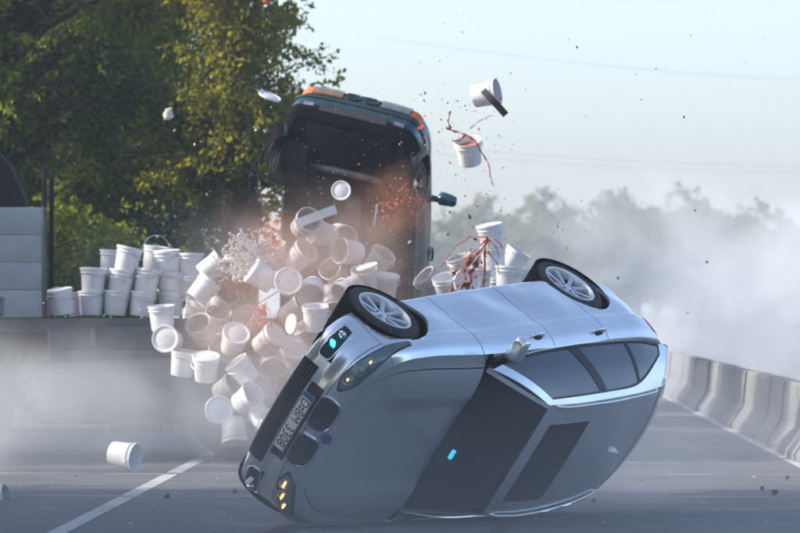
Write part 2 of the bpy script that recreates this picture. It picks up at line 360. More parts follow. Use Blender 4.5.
# far trees across the field
protos = []
for k in range(4):
    t = tree('far_tree', (0, 0, 0), (0, 0, 6.2), ((2.6, 2.6, 5.2), (3.2, 3, 4.6), (2.2, 2.2, 5.6), (3.6, 3.4, 4.4))[k], 60, 16000, .60, .26, M['leaf_far'], .22, .3, .8, 4, per=8)
    protos.append(t)
far = [(452, 205), (466, 212), (484, 193), (503, 200), (521, 208), (537, 195), (549, 186), (566, 203), (586, 199), (603, 201), (621, 187), (640, 189), (659, 195), (681, 188), (700, 197), (717, 193), (738, 204), (757, 203), (776, 208), (795, 212), (437, 216), (815, 214)]
for i, (u, v) in enumerate(far):
    k = (i * 7 + 3) % 4
    used = protos[k].get('label') is not None
    t = copy_tree(protos[k]) if used else protos[k]
    Y = 460 + 40 * ((i * 5) % 4) / 3 + (20 if i % 2 else 0)
    p = at(u, v, Y); H = p.z; s = H / 11.6
    t.location = (p.x, Y, 0); t.scale = (s * 1.08, s, s); t.rotation_euler.z = i * 1.3
    order = (['first'] + ORD[1:])[sorted(range(len(far)), key=lambda q: far[q][0]).index(i)]
    tag(t, 'hazy far tree in the distant row, %s from the row\'s left end' % order, 'tree', 'row of far trees across the field')

# power cables in the sky
for i, (v0, v1) in enumerate([(38, 88), (141, 167), (149, 172)]):
    Y = 210; pts = []
    for k in range(25):
        t = k / 24; p = at(380 + 560 * t, v0 + (v1 - v0) * t * .95 + 9 * math.sin(math.pi * t), Y); pts.append(p)
    o = obj('power_cable', tube_mesh('power_cable', pts, .006, 5), M['wire'])
    tag(o, ['thin power cable crossing the sky highest of the three', 'thin power cable, upper of the close pair above the far trees', 'thin power cable, lower of the close pair above the far trees'][i], 'cable', 'power cables crossing the sky')

# ================================================================== CARS
class Curve:
    def __init__(s, pts, par=None):
        s.P = np.array(pts, float); n = len(s.P)
        s.t = np.array(par, float) if par is not None else np.concatenate([[0], np.cumsum(np.linalg.norm(np.diff(s.P, axis=0), axis=1))])
        d = np.diff(s.P, axis=0) / np.diff(s.t)[:, None]; m = np.zeros_like(s.P); m[0] = d[0]; m[-1] = d[-1]
        for i in range(1, n - 1):
            h0 = s.t[i] - s.t[i - 1]; h1 = s.t[i + 1] - s.t[i]; m[i] = (d[i - 1] * h1 + d[i] * h0) / (h0 + h1)
        s.m = m
    def __call__(s, x):
        i = int(np.clip(np.searchsorted(s.t, x) - 1, 0, len(s.t) - 2)); h = s.t[i + 1] - s.t[i]; u = (x - s.t[i]) / h
        u2 = u * u; u3 = u2 * u
        return (2 * u3 - 3 * u2 + 1) * s.P[i] + (u3 - 2 * u2 + u) * h * s.m[i] + (-2 * u3 + 3 * u2) * s.P[i + 1] + (u3 - u2) * h * s.m[i + 1]
def c1(pairs): 
    c = Curve([[p[1]] for p in pairs], [p[0] for p in pairs]); lo, hi = pairs[0][0], pairs[-1][0]
    return lambda x: float(c(min(max(x, lo), hi))[0])
def sstep(a, b, x):
    t = min(1, max(0, (x - a) / (b - a))); return t * t * (3 - 2 * t)

class Car:
    def __init__(s, **k):
        s.__dict__.update(k)
        s.out = Curve(s.outline); s.smax = s.out.t[-1]
        s.out.m[0] = (0, -1); s.out.m[-1] = (0, 1)
        s.zt = c1(s.ztop); s.zb = c1(s.zbot)
        s.pf = c1(s.prof_f); s.ps = c1(s.prof_s); s.pr = c1(s.prof_r)
        s.rail = Curve(s.rail_pts, np.linspace(0, 1, len(s.rail_pts))); s.belt = Curve(s.belt_pts, np.linspace(0, 1, len(s.belt_pts)))
    def s_at_x(s, x):                       # outline position on the flank at x
        lo, hi = s.s_flank
        for _ in range(40):
            m = (lo + hi) / 2
            if s.out(m)[0] > x: lo = m
            else: hi = m
        return lo
    def skin(s, q, t, side=-1):
        q = min(max(q, 0), s.smax); p = s.out(q); e = 1e-3
        d = s.out(min(q + e, s.smax)) - s.out(max(q - e, 0)); d /= np.linalg.norm(d)
        n = np.array([d[1], -d[0]])         # inward for the right-hand outline running front to rear
        if n[1] < -0.2: n = -n
        x = p[0]; wf = sstep(*s.wf, x); wr = sstep(*s.wr, -x)
        o = s.ps(t) * (1 - wf) * (1 - wr) + s.pf(t) * wf + s.pr(t) * wr
        if s.dent and side < 0: o += s.dent * noise.noise(Vector((x * 2.1, t * 1.9, 3.1))) * (1 - .5 * wf) * math.sin(math.pi * min(1, max(0, t))) ** .5 * (.4 + sstep(.75, .2, t))
        b, T = s.zb(x), s.zt(x)
        cx = s.cx
        nn = np.array([-(x - cx) / abs(x - cx) * abs(n[0]), abs(n[1])])
        xy = p + nn * o
        return Vector((xy[0], min(xy[1], 0) * -side * 1.0 if False else xy[1] * (1 if side < 0 else -1), b + t * (T - b)))
    def skinz(s, q, z, side=-1):
        x = s.out(min(max(q, 0), s.smax))[0]; b, T = s.zb(x), s.zt(x)
        return s.skin(q, (z - b) / (T - b), side)
    def top(s, q, v):
        e = s.skin(q, 1.0); x = e.x
        return Vector((x, v * abs(e.y), e.z + s.crown(x, v)))
    def roof(s, a, v):
        r = s.rail(a); g = 1 - v * v
        return Vector((r[0] + g * (s.rfb * (1 - a) ** 2 - s.rrb * a ** 3), v * abs(r[1]), r[2] + s.roof_crown * g ** .8))
    def side(s, a, b, sd=-1):
        B = s.belt(a); Q = s.rail(a); p = B + (Q - B) * b; bul = s.bulge * math.sin(math.pi * b)
        y = p[1] - bul
        return Vector((p[0], y if sd < 0 else -y, p[2] + bul * .35))
    def wind(s, b, v):
        g = 1 - v * v; B = s.belt(0); Q = s.rail(0)
        lo = Vector((B[0] + .15 * g, v * abs(B[1]), B[2] + .028 * g)); hi = s.roof(0, v)
        p = lo.lerp(hi, b); k = .035 * math.sin(math.pi * b) * (1 - v ** 4)
        return p + Vector((.55, 0, .83)) * k
    def hatch(s, b, v):
        hi = s.roof(1, v); g = 1 - v * v; B = s.belt(1)
        lo = Vector((B[0] - .07 * g - .02, v * abs(B[1]), B[2]))
        p = hi.lerp(lo, b); return p + Vector((-.9, 0, .4)) * (.03 * math.sin(math.pi * b))

def panel(name, fn, u0, u1, v0, v1, nu, nv, material, parent, lift=0., flange=.018, arches=None, ar=0, sharp=40, vb=None, outward=None):
    """a panel cut out of the surface fn(u,v), its rim turned inwards"""
    us = np.linspace(u0, u1, nu + 1)
    G = []
    for u in us:
        lo, hi = (v0, v1) if vb is None else vb(u)
        G.append([fn(u, lo + (hi - lo) * k / nv) for k in range(nv + 1)])
    N = [[None] * (nv + 1) for _ in range(nu + 1)]
    ctr = outward
    for i in range(nu + 1):
        for j in range(nv + 1):
            du = G[min(i + 1, nu)][j] - G[max(i - 1, 0)][j]; dv = G[i][min(j + 1, nv)] - G[i][max(j - 1, 0)]
            n = du.cross(dv); n = n.normalized() if n.length > 1e-12 else Vector((0, 0, 1))
            if ctr is not None and n.dot(G[i][j] - ctr) < 0: n = -n
            N[i][j] = n
    bm = bmesh.new(); VV = {}
    def inside(p):
        if not arches: return None
        for (ax, az) in arches:
            if (p.x - ax) ** 2 + (p.z - az) ** 2 < ar * ar: return (ax, az)
        return None
    ins = [[inside(G[i][j]) for j in range(nv + 1)] for i in range(nu + 1)]
    def vert(i, j):
        if (i, j) not in VV:
            p = G[i][j] + N[i][j] * lift
            a = ins[i][j]
            if a:
                d = Vector((p.x - a[0], p.z - a[1])); d = d / max(d.length, 1e-6) * ar
                p = Vector((a[0] + d.x, p.y, a[1] + d.y))
            VV[(i, j)] = bm.verts.new(p)
        return VV[(i, j)]
    for i in range(nu):
        for j in range(nv):
            c = [(i, j), (i + 1, j), (i + 1, j + 1), (i, j + 1)]
            if all(ins[a][b] for a, b in c): continue
            try: bm.faces.new([vert(a, b) for a, b in c])
            except ValueError: pass
    if flange:
        nm = {VV[k]: N[k[0]][k[1]] for k in VV}
        be = [e for e in bm.edges if e.is_boundary]; dup = {}
        for e in be:
            for v in e.verts:
                if v not in dup: dup[v] = bm.verts.new(v.co - nm[v] * flange)
        for e in be:
            a, b = e.verts
            try: bm.faces.new((a, b, dup[b], dup[a]))
            except ValueError: pass
    bmesh.ops.remove_doubles(bm, verts=bm.verts[:], dist=1e-5)
    me = bm_mesh(name, bm, sharp=sharp)
    if outward is not None and len(me.polygons):
        s_ = sum((p.normal.dot(p.center - outward)) * p.area for p in me.polygons)
        if s_ < 0: me.flip_normals()
    return obj(name, me, material, parent)

def loop_tube(fn, loop, rad, lift, name, material, parent, seg=6, out=(1, 0, 0)):
    pts = [fn(*p) + Vector(out) * lift for p in loop]; pts.append(pts[0].copy())
    return obj(name, tube_mesh(name, pts, rad, seg), material, parent)
def rrect(u0, u1, v0, v1, r=.3, n=5):
    L = []; du, dv = (u1 - u0) / 2, (v1 - v0) / 2; cu, cv = (u0 + u1) / 2, (v0 + v1) / 2
    for k in range(4 * n):
        a = 2 * math.pi * (k + .5) / (4 * n); c, s_ = math.cos(a), math.sin(a); p = 2 / (2 / r * .5 + 1e-6) if False else r
        L.append((cu + du * math.copysign(abs(c) ** p, c), cv + dv * math.copysign(abs(s_) ** p, s_)))
    return L

def text_mesh(name, body, size, depth=.002):
    cu = bpy.data.curves.new(name, 'FONT'); cu.body = body; cu.size = size; cu.extrude = depth; cu.align_x = 'CENTER'; cu.align_y = 'CENTER'
    o = bpy.data.objects.new(name, cu); COL.objects.link(o)
    bpy.context.view_layer.update()
    me = bpy.data.meshes.new_from_object(o.evaluated_get(bpy.context.evaluated_depsgraph_get()))
    bpy.data.objects.remove(o); return me

def build_wheel(rad, width, rim_r, spokes, style='star', alloy='alloy'):
    """wheel with its outer face towards -y, hub at the origin"""
    w = empty('wheel'); h = width / 2
    prof = [(rim_r, -h + .012), (rim_r + .012, -h), (rad - .055, -h - .004), (rad - .018, -h + .012), (rad, -h + .045), (rad + .002, 0), (rad, h - .045), (rad - .018, h - .012), (rad - .055, h + .004), (rim_r + .012, h), (rim_r, h - .012)]
    ty = obj('tyre', lathe_mesh('tyre', prof, 56, 'Y', sharp=None), M['rubber'], w)
    bm = bmesh.new()
    for yy in (-.06, -.02, .02, .06):
        if abs(yy) < h - .03: lathe_bm(bm, [(rad + .0035, yy - .012), (rad + .0065, yy - .010), (rad + .0065, yy + .010), (rad + .0035, yy + .012)], 56, 'Y')
    obj('tread', bm_mesh('tread', bm), M['rubber'], ty)
    rim = obj('rim', lathe_mesh('rim', [(rim_r + .004, -h + .004), (rim_r - .006, -h - .002), (rim_r - .018, -h + .012), (rim_r - .026, -h + .05), (rim_r - .04, 0), (rim_r - .02, h - .02), (rim_r + .004, h - .008)], 56, 'Y', sharp=30), M[alloy], w)
    obj('brake_disc', lathe_mesh('brake_disc', [(.03, .0), (rim_r * .7, .0), (rim_r * .7, .02), (.03, .02)], 32, 'Y', close=True), M['steel'], w)
    obj('wheel_back', lathe_mesh('wheel_back', [(.02, .045), (rim_r - .03, .045), (rim_r - .03, .06), (.02, .06)], 32, 'Y', close=True), M['under'], w)
    sp = bmesh.new(); y_out = -h + .012; y_in = -h + .045
    tri = 0
    for k in range(spokes):
        a = 2 * math.pi * k / spokes
        for tw in ((-.085, .085) if style == 'star' else (0,)):
            v = []
            r0, r1 = .055, rim_r - .014
            for r, wd, yy, an in ((r0, .040, y_in, a), ((r0 + r1) / 2, .034, (y_in + y_out) / 2 + .002, a), (r1, .052, y_out + .006, a)):
                c, s_ = math.cos(an), math.sin(an)
                for sg in (-1, 1):
                    for dy in (0, .03):
                        v.append(sp.verts.new((r * c - sg * wd / 2 * s_, yy + dy, r * s_ + sg * wd / 2 * c)))
            for i in range(2):
                A = v[4 * i:4 * i + 4]; B = v[4 * i + 4:4 * i + 8]
                sp.faces.new((A[0], A[2], B[2], B[0])); sp.faces.new((A[1], B[1], B[3], A[3]))
                sp.faces.new((A[0], B[0], B[1], A[1])); sp.faces.new((A[2], A[3], B[3], B[2]))
    obj('spokes', bm_mesh('spokes', sp, sharp=50), M[alloy], rim)
    obj('hub_cap', lathe_mesh('hub_cap', [(.0005, y_in - .012), (.03, y_in - .012), (.036, y_in - .004), (.062, y_in + .004), (.068, y_in + .03)], 24, 'Y'), M['alloy'], rim)
    nb = bmesh.new()
    for k in range(5):
        a = 2 * math.pi * k / 5 + .3
        tube_bm(nb, [(.046 * math.cos(a), y_in + .012, .046 * math.sin(a)), (.046 * math.cos(a), y_in - .004, .046 * math.sin(a))], .008, 6)
    tag(obj('wheel_bolts', bm_mesh('wheel_bolts', nb), M['under'], rim), kind='stuff')
    return w

def car_common(c, root, paint):
    ctr = Vector((c.cx, 0, .62))
    body = obj('body', None, None, root) if False else empty('body', (0, 0, 0), root)
    body_parts = []
    arch = [(c.xf, c.wz), (c.xr, c.wz)]; ar = c.arch_r
    S = c.s_at_x
    # inner dark shell that closes the joints
    for sd in (-1, 1):
        panel('inner_shell', lambda q, t: c.skin(q, t, sd) * 1.0 + Vector((0, -sd * .022, 0)), .0, c.smax, .02, .97, 90, 10, M['black_plastic'], body, lift=-.016, flange=0, arches=arch, ar=ar + .02, outward=ctr)
    d = c.doors                                     # x positions of the door joints
    g = .005
    for sd in (-1, 1):
        sk = lambda q, t, sd=sd: c.skin(q, t, sd)
        panel('front_bumper', sk, 0.0, S(c.xbump), 0, c.bump_t, 44, 18, paint, root, arches=arch, ar=ar, outward=ctr, flange=.02)
        panel('nose_panel', sk, 0.0, S(c.xbump), c.bump_t + .012, 1.0, 44, 10, paint, root, arches=arch, ar=ar, outward=ctr)
        panel('front_fender', sk, S(c.xbump) + g, S(d[0]) - g, 0, 1.0, 60, 40, paint, root, arches=arch, ar=ar, outward=ctr, flange=.025)
        for i in range(len(d) - 1):
            dr = panel('door', sk, S(d[i]) + g, S(d[i + 1]) - g, .09, 1.0, 40, 30, paint, root, arches=arch, ar=ar, outward=ctr)
            hx = c.handles[i]; hp = c.skinz(S(hx), c.handle_z[i], sd)
            bmh = bmesh.new(); dx = Vector((1, 0, 0)); n = Vector((0, sd, 0))
            tube_bm(bmh, [hp - dx * .10 + n * .004, hp - dx * .085 + n * .026, hp + n * .032, hp + dx * .085 + n * .026, hp + dx * .10 + n * .004], [.010, .014, .015, .014, .010], 8)
            hd = obj('handle', bm_mesh('handle', bmh, sharp=None), paint, dr)
            bmr = bmesh.new(); bmesh.ops.create_uvsphere(bmr, u_segments=16, v_segments=8, radius=1)
            bmesh.ops.transform(bmr, matrix=Matrix.Translation(hp - Vector((0, sd * .004, 0))) @ Matrix.Diagonal((.072, .010, .028, 1)), verts=bmr.verts[:])
            obj('handle_recess', bm_mesh('handle_recess', bmr, sharp=None), M['black_plastic'], dr)
        panel('sill', sk, S(d[0]) - .02, S(d[-1]) + .02, 0, .082, 30, 4, paint, root, arches=arch, ar=ar, outward=ctr)
        panel('rear_quarter_panel', sk, S(d[-1]) + g, S(c.xtail) - g, 0, 1.0, 60, 40, paint, root, arches=arch, ar=ar, outward=ctr, flange=.025)
        panel('rear_bumper', sk, S(c.xtail) + g, c.smax, 0, .55, 30, 16, paint, root, outward=ctr)
        panel('tail_panel', sk, S(c.xtail) + g, c.smax, .565, 1.0, 30, 12, paint, root, outward=ctr)
        # strip between the flank edge and the glass
        def shoulder(a, b, sd=sd):
            B = c.belt(a); q = S(B[0]) if B[0] < c.shx else S(c.shx); e = c.skin(q, 1.0, sd); B3 = Vector((B[0], B[1] if sd < 0 else -B[1], B[2] - .006))
            e = Vector((e.x, e.y, e.z)); return e.lerp(B3, b) + Vector((0, 0, .006 * math.sin(math.pi * b)))
        panel('shoulder', shoulder, 0, 1, 0, 1.02, 40, 4, paint, root, outward=ctr, flange=.01)
        # wheel housing
        for ax in (c.xf, c.xr):
            yo = abs(c.skin(S(ax), .55).y) - .012
            bmw = bmesh.new(); lathe_bm(bmw, [(ar + .004, -yo), (ar + .004, -yo + .36), (.05, -yo + .37)], 40, 'Y')
            o = obj('wheel_housing', bm_mesh('wheel_housing', bmw), M['under'], root, (ax, 0, c.wz))
            if sd > 0: o.scale = (1, -1, 1)
    # bonnet and fender tops
    qa, qb = c.bonnet_s, S(c.xcowl)
    panel('bonnet', c.top, qa, qb, -c.bv, c.bv, 44, 30, paint, root, outward=ctr, flange=.02)
    panel('nose_top', c.top, 0.01, qa - .008, -1, 1, 10, 30, paint, root, outward=ctr, flange=.01)
    for sg in (-1, 1):
        panel('fender_top', c.top, qa, qb, sg * (c.bv + .012), sg * 1.0, 44, 4, paint, root, outward=ctr, flange=.012)
    panel('cowl', lambda u, v: c.top(qb, v).lerp(c.wind(.02, v), u) + Vector((0, 0, -.012)), 0, 1.0, -1, 1, 6, 24, M['black_plastic'], root, outward=ctr, flange=0)
    # windscreen, roof, hatch
    ws = panel('windscreen', c.wind, .035, .97, -.945, .945, 20, 24, M['glass'], root, outward=ctr, flange=.008)
    panel('windscreen_gasket', c.wind, .0, 1.0, -.985, .985, 20, 24, M['black_plastic'], ws, lift=-.010, flange=0, outward=ctr) if False else None
    for sg in (-1, 1):
        panel('windscreen_pillar', c.wind, 0.0, 1.0, sg * .95, sg * 1.0, 20, 3, paint, root, outward=ctr, flange=.02)
    panel('windscreen_header', c.wind, .975, 1.0, -.95, .95, 3, 20, M['black_plastic'], root, outward=ctr, flange=.01)
    rf = panel('roof', c.roof, 0.003, 1.0, -1, 1, 40, 30, paint, root, outward=ctr, flange=.015)
    panel('tailgate', c.hatch, .62, 1.0, -1, 1, 10, 20, paint, root, outward=ctr)
    panel('rear_window', c.hatch, .05, .60, -.90, .90, 12, 20, M['side_glass'], root, outward=ctr, lift=-.004)
    for sg in (-1, 1): panel('rear_pillar', c.hatch, .0, .62, sg * .91, sg * 1.0, 10, 3, paint, root, outward=ctr)
    panel('tail_shelf', lambda u, v: c.hatch(1.0, v).lerp(Vector((c.skin(c.smax, 1).x + .14 * v * v, v * .70, c.skin(c.smax, 1).z - .004)), u), 0, 1, -1, 1, 4, 20, paint, root, outward=ctr, flange=.01)
    # side glass
    bm0 = .05
    def bmax(a): return .86 - (c.dlo_drop * ((a - c.dlo_a) / (.94 - c.dlo_a)) ** 3.2 if a > c.dlo_a else 0)
    for sd in (-1, 1):
        sf = lambda a, b, sd=sd: c.side(a, b, sd)
        for (a0, a1) in c.glass:
            panel('side_window', sf, a0, a1, 0, 1, 24, 12, M['side_glass'], root, lift=-.006, flange=.006, outward=ctr, vb=lambda a: (bm0, bmax(a)))
        for (a0, a1) in c.pillars:
            panel('window_pillar', sf, a0, a1, 0, 1, 4, 12, M['black_plastic'], root, lift=-.002, flange=.01, outward=ctr, vb=lambda a: (bm0, bmax(a)))
        panel('window_seal', sf, .02, .955, 0, 1, 50, 3, M['black_plastic'], root, lift=.001, flange=.006, outward=ctr, vb=lambda a: (bmax(a), bmax(a) + .035))
        panel('belt_trim', sf, .0, .96, 0, bm0, 40, 2, M['black_plastic'], root, lift=.002, flange=.006, outward=ctr)
        panel('roof_side_rail', sf, 0.0, 1.0, 0, 1, 60, 5, paint, root, lift=.003, flange=.012, outward=ctr, vb=lambda a: (bmax(a) + .036, 1.0))
        panel('front_pillar', sf, 0.0, c.glass[0][0] - .002, 0, 1, 3, 14, paint, root, lift=.003, flange=.012, outward=ctr, vb=lambda a: (.0, bmax(a) + .036))
        panel('rear_side_pillar', sf, c.glass[-1][1] + .002, 1.0, 0, 1, 6, 14, paint, root, lift=.003, flange=.012, outward=ctr, vb=lambda a: (.0, bmax(a) + .036))
        # mirror (the silver car has lost the one it rolled over)
        if sd > 0 and c.lost_mirror: continue
        mp = Vector((c.mirror[0], sd * c.mirror[1], c.mirror[2]))
        bmm = bmesh.new(); bmesh.ops.create_cube(bmm, size=1)
        bmesh.ops.subdivide_edges(bmm, edges=bmm.edges[:], cuts=3, use_grid_fill=True)
        for v in bmm.verts:
            p = v.co * 2; q = Vector((p.x * math.sqrt(max(0, 1 - p.y ** 2 * .30)), p.y * math.sqrt(max(0, 1 - p.z ** 2 * .25)), p.z * math.sqrt(max(0, 1 - p.x ** 2 * .3))))
            v.co = Vector((q.x * .055 * (1 - .2 * q.y * sd), q.y * .108, q.z * .060 * (1 - .18 * sd * q.y))) + mp
        mi = obj('mirror', bm_mesh('mirror', bmm, sharp=None), paint, root)
        obj('mirror_glass', box_mesh('mirror_glass', mp + Vector((-.054, 0, 0)), (.006, .16, .085), .004), M['side_glass'], mi)
        bma = bmesh.new(); B = c.belt(.04); tube_bm(bma, [mp + Vector((0, -sd * .08, -.03)), Vector((c.mirror[0] + .02, sd * (abs(B[1]) + .015), B[2] + .0))], [.035, .042], 8)
        obj('mirror_arm', bm_mesh('mirror_arm', bma), M['black_plastic'], mi)
    # underside
    fl = []
    bmu = bmesh.new()
    xs = np.linspace(c.cx * 2 - c.tailx if False else c.noseu, c.tailu, 30); rows = []
    for x in xs:
        wd = max(.3, abs(c.skin(c.s_at_x(x), 0).y) + .004) if x < .45 else c.uw(x); rows.append([bmu.verts.new((x, wd * t, c.zb(x) + .012 + (.035 if abs(t) < .2 else 0) + .008 * math.sin(9 * x) * (1 if abs(t) < .9 else 0))) for t in np.linspace(-1, 1, 21)])
    for a, b in zip(rows[:-1], rows[1:]):
        for k in range(20): bmu.faces.new((a[k], a[k + 1], b[k + 1], b[k]))
    obj('floor_pan', bm_mesh('floor_pan', bmu), M['under'], root)
    return body

def kidney(c, root, y0, y1, z0, z1, out=(1, 0, 0), bars=9, frame=None):
    qs = lambda y: abs(y)
    for sd in (-1, 1):
        fn = lambda q, z, sd=sd: c.skinz(q, z, sd)
        kb = lambda q: (lambda k: ((z0 + z1) / 2 - k * (z1 - z0) / 2, (z0 + z1) / 2 + k * (z1 - z0) / 2))(max(.15, 1 - abs(2 * (q - y0) / (y1 - y0) - 1) ** 4) ** .35)
        g = panel('kidney_grille', fn, y0, y1, z0, z1, 24, 8, M['black_plastic'], root, lift=.006, flange=.02, outward=Vector((c.cx, 0, .6)), vb=kb)
        loop_tube(fn, rrect(y0, y1, z0, z1, .55, 7), .011, .010, 'grille_frame', frame or M['chrome'], g)
        bm = bmesh.new()
        for k in range(bars):
            y = y0 + (y1 - y0) * (k + .8) / (bars + .6); tube_bm(bm, [fn(y, z0 + .012) + Vector((.010, 0, 0)), fn(y, (z0 + z1) / 2) + Vector((.013, 0, 0)), fn(y, z1 - .012) + Vector((.010, 0, 0))], .0045, 5)
        obj('grille_bars', bm_mesh('grille_bars', bm), M['steel'], g)

# ------------------------------------------------------------------ silver estate car lying on its roof edge
c = Car(lost_mirror=True, dent=.038, outline=[(.83, 0), (.823, -.22), (.79, -.46), (.70, -.68), (.53, -.81), (.15, -.885), (-.6, -.905), (-1.8, -.912), (-2.83, -.905), (-3.25, -.87), (-3.55, -.79), (-3.74, -.60), (-3.81, -.3), (-3.82, 0)],
        s_flank=(.75, 5.2), cx=-1.5, wf=(.25, .72), wr=(3.2, 3.65),
        ztop=[(-3.82, 1.00), (-3.5, 1.0), (-2.83, .99), (-1.8, .965), (-.75, .93), (.0, .845), (.45, .775), (.70, .72), (.83, .70)],
        zbot=[(-3.82, .27), (-3.3, .23), (-2.2, .19), (0, .19), (.5, .19), (.83, .20)],
        prof_f=[(0, .07), (.08, .012), (.2, -.012), (.36, 0), (.5, .02), (.62, .024), (.8, .05), (.92, .085), (1, .16)],
        prof_s=[(0, .07), (.06, .03), (.15, .022), (.3, .012), (.5, 0), (.70, .004), (.74, -.003), (.80, .008), (.92, .03), (1, .07)],
        prof_r=[(0, .08), (.1, .02), (.3, 0), (.5, .005), (.56, .03), (.8, .03), (1, .07)],
        rail_pts=[(-1.335, -.555, 1.315), (-1.76, -.574, 1.366), (-2.18, -.578, 1.382), (-2.60, -.570, 1.376), (-2.93, -.556, 1.355), (-3.22, -.538, 1.322)],
        belt_pts=[(-.74, -.715, .950), (-1.324, -.812, .962), (-1.908, -.83, .975), (-2.49, -.826, .990), (-3.07, -.79, 1.002), (-3.66, -.68, 1.01)],
        rfb=.10, rrb=.06, roof_crown=.048, bulge=.03,
        crown=lambda x, v: (.052 * sstep(.75, -.2, x) + .004) * (1 - v ** 2) ** .8 + (.026 * sstep(.40, .58, abs(v)) * (1 - sstep(.74, .95, abs(v))) * sstep(.72, .0, x)) + .007 * noise.noise(Vector((x * 2.2, v * 1.8, .7))) * (1 - v * v),
        xf=.115, xr=-2.835, wz=.335, arch_r=.352, doors=(-.60, -1.66, -2.52), handles=(-1.46, -2.40), handle_z=(.875, .925),
        xbump=.50, bump_t=.70, xtail=-3.45, shx=-.70, bonnet_s=.16, xcowl=-.66, bv=.86, glass=[(.055, .375), (.43, .695), (.722, .935)], pillars=[(.377, .428), (.697, .720)], dlo_a=.52, dlo_drop=.62,
        mirror=(-.76, .985, 1.075), noseu=.72, tailu=-3.72, uw=lambda x: .80 - .16 * sstep(.3, .75, x) - .2 * sstep(3.3, 3.8, -x))
silver = empty('crashed_estate_car')
tag(silver, 'silver estate car lying rolled over on its roof edge, wheels in the air', 'car')
car_common(c, silver, M['silver'])
ctr = Vector((c.cx, 0, .62))
wheel_s = build_wheel(.322, .225, .228, 8, 'plain')
wl = [wheel_s] + [copy_tree(wheel_s) for _ in range(3)]
for o, (x, sd) in zip(wl, ((c.xf, -1), (c.xr, -1), (c.xf, 1), (c.xr, 1))):
    o.parent = silver; o.location = (x, sd * .775, .317); o.rotation_euler = (0, R(20) * (1 if x < 0 else .3), 0 if sd < 0 else math.pi)
